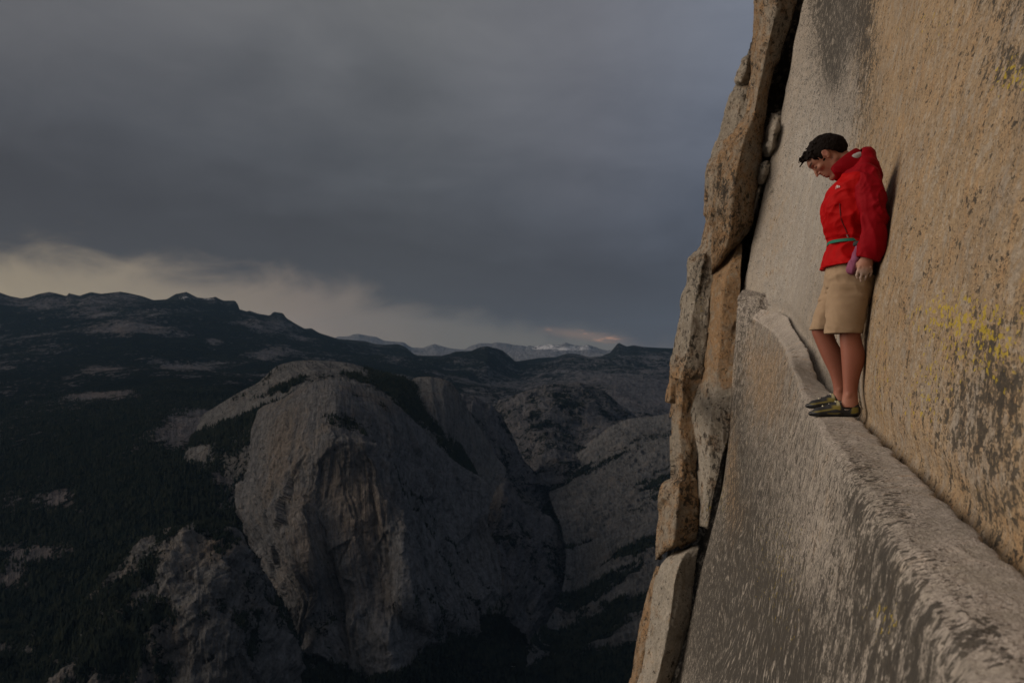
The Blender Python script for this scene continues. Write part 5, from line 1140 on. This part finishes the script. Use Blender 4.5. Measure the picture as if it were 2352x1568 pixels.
def folds(parts, amp):
    def g(X, Y, Z):
        p = np.stack([X, Y, Z], -1); r = 0
        for (dirv, freq, a, seed) in parts:
            d = np.asarray(dirv, float); d /= np.linalg.norm(d)
            t = p @ d; base = p - t[:, None] * d
            q = base * freq + d * t[:, None] * freq * 0.22 + fbm(p * 5, 2, s=seed + 50)[:, None] * 0.7
            r = r + ridged(q, 2, 0.5, seed) * a
        return -r * amp
    return g
def build_jacket():
    xs, ys, zs = ax((-0.38, 0.14, 0.0034)), ax((-0.33, 0.33, 0.004)), ax((0.82, 1.62, 0.0036))
    f = Field(xs, ys, zs)
    def ring(py, pf, pb, yh, yc=0.0):
        a, b = L(pf, py), L(pb, py); return (a[2], a[0], b[0], yc, yh)
    f.stack([ring(621, 1893, 2000, 0.190), ring(612, 1893, 2004, 0.188), ring(590, 1897, 2008, 0.182), ring(574, 1901, 2008, 0.172), ring(562, 1906, 2005, 0.162), ring(556, 1907, 2005, 0.161), ring(548, 1902, 2008, 0.168), ring(528, 1893, 2014, 0.182), ring(500, 1890, 2022, 0.192), ring(472, 1893, 2026, 0.198), ring(445, 1904, 2026, 0.200), ring(422, 1921, 2020, 0.192), ring(405, 1938, 2012, 0.165), ring(390, 1945, 2003, 0.11), ring(378, 1948, 1990, 0.07)], 0.02, p=2.3)
    for s in (-1, 1): f.ell(L(1978, 420, s * 0.165), (0.070, 0.062, 0.060), 0.04)      # shoulder
    f.warp(folds([((1, 0, 0.9), 8, 0.010, 611), ((1, 0, -0.5), 11, 0.006, 613), ((0, 0.4, 1), 9, 0.005, 615)], 1.5))
    # hem pulled in, hollow from below, the belt's bite
    z0 = L(1920, 617)[2]
    i, X, Y, Z = f.box((-0.38, -0.33, 0.80), (0.24, 0.33, 0.95)); hem = (z0 + (X - 0.05) * -0.07 + 0.0 * Y) - Z; f.d[i] = np.maximum(f.d[i], hem.astype(np.float32))
    def jt(V):
        line = L(1935, 409)[2] + (V[:, 0] - L(1935, 409)[0]) * 0.2; m = sstep(V[:, 2] - line, -0.003, 0.003)[:, None]
        return np.array([[0.39, 0.0015, 0.0022]]) * (1 - m) + np.array([[0.25, 0.0015, 0.007]]) * m
    jk = put('jacket', f, M_red, it=1, tone=jt)
    # sleeves
    for s in (1, -1):
        g = Field(xs, ax((0.08, 0.36, 0.0032)) if s > 0 else ax((-0.36, -0.08, 0.004)), ax((0.84, 1.52, 0.0034)))
        W = [0.150, 0.205, 0.232, 0.246, 0.250, 0.250, 0.247]
        dx = 0 if s > 0 else -8
        pts = [(L(1988 + dx, 402, s * W[0]), 0.058), (L(1996 + dx, 432, s * W[1]), 0.061), (L(2002 + dx, 465, s * W[2]), 0.062), (L(2008 + dx, 505, s * W[3]), 0.056), (L(2008 + dx, 538, s * W[4]), 0.051), (L(2003 + dx, 568, s * W[5]), 0.053), (L(1992 + dx, 600, s * W[6]), 0.052)]
        g.chain(pts, 0.03, flat=((0, 1, 0), 0.80))
        g.warp(folds([((0.25, 0, 1), 13, 0.008, 621), ((0.8, 0.2, 0.7), 9, 0.010, 623), ((-0.7, 0.2, 0.8), 11, 0.006, 625)], 1.3))
        a, b = pts[-2][0], pts[-1][0]; d = (b - a) / np.linalg.norm(b - a); c = L(1989 + dx, 594.5, s * 0.247)
        dd = d + np.array([0.0, 0, 0]) ; dd = dd / np.linalg.norm(dd)
        X, Y, Z = np.meshgrid(g.x, g.y, g.z, indexing='ij'); e = (X - c[0]) * dd[0] + (Y - c[1]) * dd[1] + (Z - c[2]) * dd[2]
        g.d = np.maximum(g.d, e.astype(np.float32))
        g.cone(c - dd * 0.03, c + dd * 0.03, 0.036, 0.040, 0.004, 'cut')           # open cuff
        if s > 0:
            cuff = [(c - dd * 0.022, 0.051), (c - dd * 0.018, 0.0515)]
        put('sleeve', g, M_crim, jk, it=1)
    # stand-up collar round the neck, open at the throat
    h = Field(ax((-0.14, 0.16, 0.003)), ax((-0.16, 0.16, 0.0035)), ax((1.34, 1.64, 0.003)))
    h.chain([(L(1972, 384), 0.092), (L(1948, 374), 0.086), (L(1926, 364), 0.080)], 0.03)
    h.ell(L(1920, 396, 0), (0.055, 0.060, 0.050), 0.03)
    h.warp(folds([((1, 0, 0.8), 14, 0.006, 631)], 0.8))
    # slanting upper edge, then hollow it out
    n = np.array([0.62, 0, 0.785]); n /= np.linalg.norm(n)
    e0 = L(1928, 366)
    X, Y, Z = np.meshgrid(h.x, h.y, h.z, indexing='ij'); e = (X - e0[0]) * 0.50 + (Z - e0[2]) * 0.866 - 0.006
    # edge runs from the throat (1904,387) up to the nape (1961,345)
    A, B = L(1903, 390), L(1962, 345); dv = (B - A); nn = np.array([-dv[2], 0, dv[0]]); nn = nn / np.linalg.norm(nn); nn = nn if nn[2] > 0 else -nn
    e = (X - A[0]) * nn[0] + (Z - A[2]) * nn[2]
    h.d = np.maximum(h.d, e.astype(np.float32))
    A2, B2 = L(1902, 388), L(1925, 419); d2 = B2 - A2; n2 = np.array([-d2[2], 0, d2[0]]); n2 /= np.linalg.norm(n2); n2 = n2 if n2[0] > 0 else -n2
    h.d = np.maximum(h.d, ((X - A2[0]) * n2[0] + (Z - A2[2]) * n2[2]).astype(np.float32))
    h.chain([(L(1975, 388), 0.060), (L(1950, 376), 0.068), (L(1926, 362), 0.070), (L(1895, 345), 0.085)], 0.01, 'cut')
    put('collar', h, M_crim, jk, it=1)
    # hood lying folded on the back of the shoulders, its grey lining showing at the top
    q = Field(ax((-0.36, 0.00, 0.003)), ax((-0.16, 0.17, 0.0035)), ax((1.34, 1.66, 0.003)))
    q.chain([(L(1968, 392, 0.08), 0.034), (L(1988, 378, 0.10), 0.036), (L(1997, 380, 0.07), 0.038)], 0.03)
    q.chain([(L(1968, 385, -0.08), 0.034), (L(1988, 374, -0.09), 0.036), (L(1997, 378, -0.06), 0.038)], 0.03)
    q.chain([(L(1993, 362, -0.06), 0.034), (L(1991, 355, 0.0), 0.036), (L(1990, 358, 0.055), 0.034)], 0.02)
    q.chain([(L(1990, 358, 0.055), 0.030), (L(1997, 370, 0.06), 0.034), (L(2000, 392, 0.05), 0.044)], 0.02)
    q.chain([(L(1998, 390, -0.07), 0.040), (L(2002, 400, 0.0), 0.050), (L(2000, 394, 0.07), 0.040)], 0.03)
    q.warp(folds([((1, 0, 0.3), 12, 0.010, 641), ((0.2, 1, 0.4), 12, 0.006, 643)], 1.0))
    q.ell(L(1972, 358, 0.0), (0.045, 0.075, 0.035), 0.01, 'cut')
    hd = put('hood', q, M_crim, jk, it=1)
    l = Field(ax((-0.14, 0.06, 0.003)), ax((-0.12, 0.13, 0.0035)), ax((1.40, 1.60, 0.003)))
    l.ell(L(1964, 360, 0.062), (0.054, 0.030, 0.019), 0.01, axes=np.array([[0.97, 0, -0.25], [0, 1, 0], [0.25, 0, 0.97]]))
    l.chain([(L(1966, 366, 0.06), 0.022), (L(1972, 364, 0.0), 0.030), (L(1968, 366, -0.06), 0.024)], 0.03)
    l.warp(folds([((1, 0, 0.3), 16, 0.006, 651)], 0.8))
    put('lining', l, M_grey, hd, it=1)
    # pocket zip, zip pull, chest emblem, shoulder seam: found on the jacket's own surface
    me = jk.data; V = np.empty(len(me.vertices) * 3, np.float32); me.vertices.foreach_get('co', V); V = V.reshape(-1, 3)
    def surf(px, py):
        """point of the jacket surface nearest the lens under (px, py)"""
        wp = ORG + V[:, :1] * FWD + V[:, 1:2] * LFT + V[:, 2:3] * np.array([[0, 0, 1]])
        sx = wp[:, 0] / wp[:, 1] * FPX + CX; sy = HY - wp[:, 2] / wp[:, 1] * FPX
        m = (sx - px) ** 2 + (sy - py) ** 2 < 9; i = np.nonzero(m)[0]
        k = i[np.argmin(wp[i, 1])] if len(i) else np.argmin((sx - px) ** 2 + (sy - py) ** 2)
        return V[k]
    cam_l = np.array([-(ORG @ FWD), -(ORG @ LFT), -ORG[2]])
    def strip(name, pts, r, mat, parent, lift=0.0015):
        g = []
        for a, b in pts:
            p = surf(a, b); d = cam_l - p; g.append(p + d / np.linalg.norm(d) * lift)
        g = resample(g, 4 * len(g)); Vv = []; Ff = []
        for i, p in enumerate(g):
            t = g[min(i + 1, len(g) - 1)] - g[max(i - 1, 0)]; t /= np.linalg.norm(t) + 1e-9; n = (cam_l - p); n -= t * (n @ t); n /= np.linalg.norm(n); b = np.cross(t, n)
            for k in range(6): a_ = k * math.pi / 3; Vv.append(p + (b * math.cos(a_) + n * math.sin(a_) * 0.6) * r)
            if i: Ff += [((i - 1) * 6 + k, (i - 1) * 6 + (k + 1) % 6, i * 6 + (k + 1) % 6, i * 6 + k) for k in range(6)]
        return mesh_obj(name, Vv, Ff, mat, parent)
    strip('zip', [(1927, 466), (1927, 480), (1928, 494), (1932, 510), (1938, 524), (1943, 536)], 0.0026, M_zip, jk, 0.0025)
    strip('zip_pull', [(1944, 541), (1945.5, 546)], 0.004, M_grey, jk, 0.004)
    strip('seam', [(1968, 423), (1969, 440), (1971, 456), (1975, 470), (1979, 490)], 0.0018, M_zip, jk, 0.001)
    # emblem: three nested quarter arcs beside small lettering blocks
    ec = (1923.5, 426.5)
    em = empty('emblem', (0, 0, 0)); em.parent = jk
    bpy.data.objects.remove(em)
    V2 = []; F2 = []
    def quad(a, b, c, d):
        n0 = len(V2)
        for (x, y) in (a, b, c, d):
            p = surf(x, y); dd = cam_l - p; V2.append(p + dd / np.linalg.norm(dd) * 0.006)
        F2.append((n0, n0 + 1, n0 + 2, n0 + 3))
    for r in (3.0, 5.2, 7.4):
        for k in range(5):
            t0, t1 = [R(5 + 17 * j) for j in (k, k + 1)]
            f_ = lambda rr, t: (ec[0] - 4.0 + rr * math.cos(t) * 0.9, ec[1] + 6.0 - rr * math.sin(t))
            quad(f_(r - 0.6, t0), f_(r + 0.6, t0), f_(r + 0.6, t1), f_(r - 0.6, t1))
    for row in range(3):
        for k in range(3):
            x0 = ec[0] - 6.0 + k * 1.1 - row * 0.3; y0 = ec[1] + 0.5 + row * 2.1
            quad((x0, y0), (x0 + 0.75, y0), (x0 + 0.75, y0 + 1.3), (x0, y0 + 1.3))
    mesh_obj('emblem', V2, F2, M_white, jk, smooth=False)
    return jk, surf, strip, cam_l
jacket, surf, strip, cam_l = build_jacket()

def build_shorts():
    xs, ys, zs = ax((-0.30, 0.26, 0.0034)), ax((-0.30, 0.28, 0.004)), ax((0.44, 1.00, 0.0036))
    f = Field(xs, ys, zs)
    def ring(py, pf, pb, yh, w=0.0):
        a, b = L(pf, py, w), L(pb, py, w); return (a[2], a[0], b[0], w, yh)
    f.stack([ring(590, 1903, 2000, 0.165), ring(620, 1897, 2004, 0.175), ring(640, 1897, 2004, 0.182), ring(662, 1900, 1998, 0.180), ring(680, 1906, 1990, 0.165)], 0.02, p=2.4)
    f.stack([ring(640, 1905, 2006, 0.085, 0.095), ring(680, 1903, 1998, 0.092, 0.10), ring(700, 1901, 1992, 0.094, 0.10), ring(730, 1899, 1986, 0.095, 0.10), ring(775, 1896, 1978, 0.095, 0.10)], 0.03, p=2.3)
    f.stack([ring(640, 1898, 1992, 0.085, -0.09), ring(680, 1885, 1975, 0.092, -0.115), ring(700, 1879, 1965, 0.094, -0.125), ring(730, 1868, 1952, 0.094, -0.135), ring(775, 1857, 1938, 0.094, -0.145)], 0.03, p=2.3)
    f.warp(folds([((1, 0, 0.15), 9, 0.009, 661), ((1, 0, 0.6), 12, 0.006, 663), ((0, 0.3, 1), 7, 0.004, 665)], 0.9))
    def crease(X, Y, Z):
        p = np.stack([X, Y, Z], -1); r = 0
        for (a, b, w0) in (((1902, 664), (1925, 660), 0.10), ((1901, 674), (1890, 676), -0.05), ((1898, 690), (1880, 694), -0.10), ((1952, 702), (1985, 690), 0.14)):
            A, B = L(*a, w0), L(*b, w0); d = B - A; t = np.clip(((p - A) @ d) / (d @ d), 0, 1); q = p - A - t[:, None] * d; q[:, 1] *= 0.3
            r = r + np.exp(-(np.linalg.norm(q, axis=1) / 0.009) ** 2) * 0.007
        return r
    f.warp(crease)
    X, Y, Z = np.meshgrid(f.x, f.y, f.z, indexing='ij')
    zn = L(1935, 766, 0.10)[2]; zf = L(1890, 758, -0.145)[2]
    near = sstep(Y, -0.035, -0.015)
    hem = (zf + (zn - zf) * near) - Z + 0.0 * X
    f.d = np.maximum(f.d, hem.astype(np.float32)); f.d = np.maximum(f.d, (Z - L(1940, 604)[2]).astype(np.float32))
    for px, w, zc in ((1937, 0.10, zn), (1898, -0.145, zf)):
        c = L(px, 768, w); f.cone([c[0], w, zc - 0.03], [c[0] - 0.0, w * 0.95, zc + 0.07], 0.086, 0.070, 0.004, 'cut')
    sh = put('shorts', f, M_khaki, it=1)
    return sh
shorts = build_shorts()

def build_shoe(w, toe, heel, sole_y, topf, topb, seed):
    """toe/heel: picture columns; sole_y: picture row of the sole at this w"""
    z0 = L(1915, sole_y, w)[2]; xt = L(toe, sole_y, w)[0]; xh = L(heel, sole_y, w)[0]; Ln = xt - xh
    t = empty('shoe', (0, 0, 0)); t.parent = person
    S = lambda s, h: np.array([xh + Ln * s, w, z0 + h])          # s: 0 heel .. 1 toe
    xs, ys, zs = ax((xh - 0.03, xt + 0.03, 0.0026)), ax((w - 0.075, w + 0.075, 0.0026)), ax((z0 - 0.01, z0 + 0.17, 0.0026))
    def shape(grow=0.0):
        f = Field(xs, ys, zs)
        f.cone(S(0.10, 0.030), S(0.45, 0.032), 0.032 + grow, 0.034 + grow, 0.02)
        f.cone(S(0.45, 0.030), S(0.78, 0.024), 0.038 + grow, 0.040 + grow, 0.02, flat=((0, 0, 1), 0.80))
        f.cone(S(0.78, 0.022), S(0.93, 0.017), 0.036 + grow, 0.019 + grow, 0.015, flat=((0, 0, 1), 0.75))
        f.cone(S(0.46, 0.050), S(0.68, 0.034), 0.030 + grow, 0.026 + grow, 0.02)          # instep
        f.cone(S(0.40, 0.072), S(0.56, 0.050), 0.024 + grow, 0.026 + grow, 0.02)
        f.cone(S(0.07, 0.050), S(0.10, 0.075), 0.022 + grow, 0.018 + grow, 0.02)
        f.cone(S(0.16, 0.060), S(0.34, 0.062), 0.036 + grow, 0.036 + grow, 0.02)
        X, Y, Z = np.meshgrid(f.x, f.y, f.z, indexing='ij')
        return f, X, Y, Z
    f, X, Y, Z = shape(0.0); s = (X - xh) / Ln
    # collar line: dips under the ankle bone, rises to the heel tab and to the tongue
    col = np.interp(s, [-0.1, 0.03, 0.10, 0.22, 0.34, 0.42, 0.50, 1.2], [0.085, 0.085, 0.066, 0.052, 0.060, 0.100, 0.2, 0.2])
    f.d = np.maximum(f.d, (Z - z0 - col).astype(np.float32)); f.d = np.maximum(f.d, (z0 + 0.003 - Z).astype(np.float32))
    f.cone(S(0.15, 0.060), S(0.33, 0.062), 0.031, 0.033, 0.003, 'cut'); f.cone(S(0.24, 0.06), S(0.24, 0.15), 0.040, 0.045, 0.004, 'cut', flat=((1, 0, 0), 1.15))
    def tone(V):
        ss = (V[:, 0] - xh) / Ln; hh = V[:, 2] - z0; c = np.tile(np.array([[0.022, 0.022, 0.024]]), (len(V), 1))
        def band(m, col):
            nonlocal c
            m = np.clip(m, 0, 1)[:, None]; c = c * (1 - m) + np.array([col]) * m
        oli = (0.19, 0.155, 0.035)
        top = np.interp(ss, [0.45, 0.6, 0.75, 0.9], [0.052, 0.043, 0.035, 0.026])
        band(np.exp(-((hh - top) / 0.0045) ** 2) * sstep(ss, 0.42, 0.5) * sstep(ss, 0.99, 0.93), oli)      # stripe to the toe
        band(sstep(hh - np.interp(ss, [0.4, 0.55], [0.040, 0.050]), 0.0, 0.004) * sstep(ss, 0.36, 0.40) * sstep(ss, 0.58, 0.50) * sstep(hh, 0.075, 0.065), oli)
        band(sstep(ss, 0.02, 0.05) * sstep(ss, 0.22 - hh * 0.8, 0.18 - hh * 0.8) * sstep(hh, 0.018, 0.024) * sstep(hh, 0.062, 0.056), oli)   # heel patch
        band(np.exp(-((hh - 0.024 - 0.004 * np.sin(ss * 9)) / 0.003) ** 2) * sstep(ss, 0.36, 0.42) * sstep(ss, 0.66, 0.60), oli)
        band(sstep(ss, 0.385, 0.40) * sstep(ss, 0.47, 0.44) * sstep(hh, 0.062, 0.075), (0.30, 0.27, 0.15))  # padded tongue edge
        return c
    put('upper', f, M_shoe, t, it=1, tone=tone)
    g, X, Y, Z = shape(0.0022); s = (X - xh) / Ln
    lim = np.interp(s, [-0.1, 0.0, 0.10, 0.3, 0.5, 0.7, 0.86, 1.1], [0.034, 0.034, 0.022, 0.013, 0.016, 0.018, 0.026, 0.040])
    g.d = np.maximum(g.d, (Z - z0 - lim).astype(np.float32)); g.d = np.maximum(g.d, (z0 - Z).astype(np.float32))
    put('sole', g, M_black, t, it=1)
    # laces across the instep, heel loop
    for k in range(5):
        sx = 0.47 + k * 0.062; h0 = float(np.interp(sx, [0.45, 0.6, 0.8], [0.090, 0.070, 0.052])); V = []; F = []
        arc = [(-1, -0.010), (-0.6, 0.001), (0, 0.006), (0.6, 0.001), (1, -0.010)]
        for i, (yy, dh) in enumerate(arc):
            c = S(sx + 0.012 * yy * (1 if k % 2 else -1), h0 + dh) + np.array([0, yy * (0.021 - k * 0.0012), 0])
            for q in range(6): a = q * math.pi / 3; V.append(c + np.array([math.cos(a) * 0.0034, 0, math.sin(a) * 0.0034]))
            if i: F += [((i - 1) * 6 + q, (i - 1) * 6 + (q + 1) % 6, i * 6 + (q + 1) % 6, i * 6 + q) for q in range(6)]
        mesh_obj('lace', V, F, M_lace if k % 2 == 0 else M_shoe_dark, t)
    V = []; F = []
    for i in range(9):
        a = math.pi * 2 * i / 8; c = S(-0.005, 0.082) + np.array([math.cos(a) * 0.006, 0, math.sin(a) * 0.010])
        for (dy, dr) in ((-0.006, 0), (0.006, 0), (0.006, 0.002), (-0.006, 0.002)): V.append(c + np.array([math.cos(a) * dr, dy, math.sin(a) * dr]))
        if i: F += [((i - 1) * 4 + q, (i - 1) * 4 + (q + 1) % 4, i * 4 + (q + 1) % 4, i * 4 + q) for q in range(4)]
    mesh_obj('heel_loop', V, F, M_black, t)
    return t
M_shoe_dark = pmat('dark_lace', (0.03, 0.03, 0.032), 0.8, 0.2)
build_shoe(0.10, 1856.5, 1974.5, 956.5, 0, 0, 1)
build_shoe(-0.15, 1850, 1959, 938.5, 0, 0, 2)
tag(person, 'man in red hooded jacket and khaki shorts standing on the ledge, looking down', 'person')

# ---- chalk bag on its belt
bag = empty('chalk_bag', tuple(ORG), math.atan2(FWD[1], FWD[0]))
tag(bag, 'plum chalk bag hanging from a teal waist belt at the man\'s hip', 'bag')
def build_bag():
    # waist belt: a band round the jacket at its narrowest
    A = L(1903, 561); B = L(2007, 558); cxx = (A[0] + B[0]) / 2; rx = (A[0] - B[0]) / 2 + 0.006; ry = 0.168; V = []; F = []; n = 72
    for i in range(n):
        a = 2 * math.pi * i / n; ca, sa = math.cos(a), math.sin(a); p = 2 / 2.3
        x = cxx + rx * abs(ca) ** p * math.copysign(1, ca); y = ry * abs(sa) ** p * math.copysign(1, sa)
        z = A[2] + (B[2] - A[2]) * (A[0] - x) / (A[0] - B[0])
        for dr, dz in ((-0.004, -0.0085), (0.002, -0.0085), (0.002, 0.0085), (-0.004, 0.0085)): V.append((x + ca * dr, y + sa * dr, z + dz))
        j = (i + 1) % n; F += [(i * 4 + q, j * 4 + q, j * 4 + (q + 1) % 4, i * 4 + (q + 1) % 4) for q in range(4)]
    mesh_obj('belt', V, F, M_teal, bag, smooth=False)
    f = Field(ax((-0.22, 0.02, 0.003)), ax((0.10, 0.30, 0.003)), ax((0.80, 1.08, 0.003)))
    w = 0.195
    f.chain([(L(1978, 564, w), 0.030), (L(1972, 582, w), 0.026), (L(1961, 606, w), 0.025), (L(1956, 619, w), 0.024)], 0.01, flat=((0, 1, 0), 1.3))
    f.warp(folds([((0.2, 0, 1), 16, 0.010, 671), ((1, 0, 0.4), 14, 0.006, 673)], 1.0))
    X, Y, Z = np.meshgrid(f.x, f.y, f.z, indexing='ij'); f.d = np.maximum(f.d, (Z - L(1965, 563.5, w)[2]).astype(np.float32))
    def none(V): return np.tile(np.array([[1.0, 1, 1]]), (len(V), 1))
    put('pouch', f, M_purp, bag, it=1)
    g = Field(ax((-0.22, 0.02, 0.003)), ax((0.10, 0.30, 0.003)), ax((0.90, 1.10, 0.003)))
    g.cone(L(1970, 561, w), L(1978, 560, w), 0.026, 0.026, 0.01, flat=((0, 1, 0), 1.3))
    X, Y, Z = np.meshgrid(g.x, g.y, g.z, indexing='ij'); zc = L(1966, 560, w)[2]; g.d = np.maximum(g.d, (np.abs(Z - zc) - 0.013).astype(np.float32))
    put('rim', g, pmat('dark_rim_cloth', (0.03, 0.04, 0.04), 0.8, 0.2), bag, it=1)
build_bag()
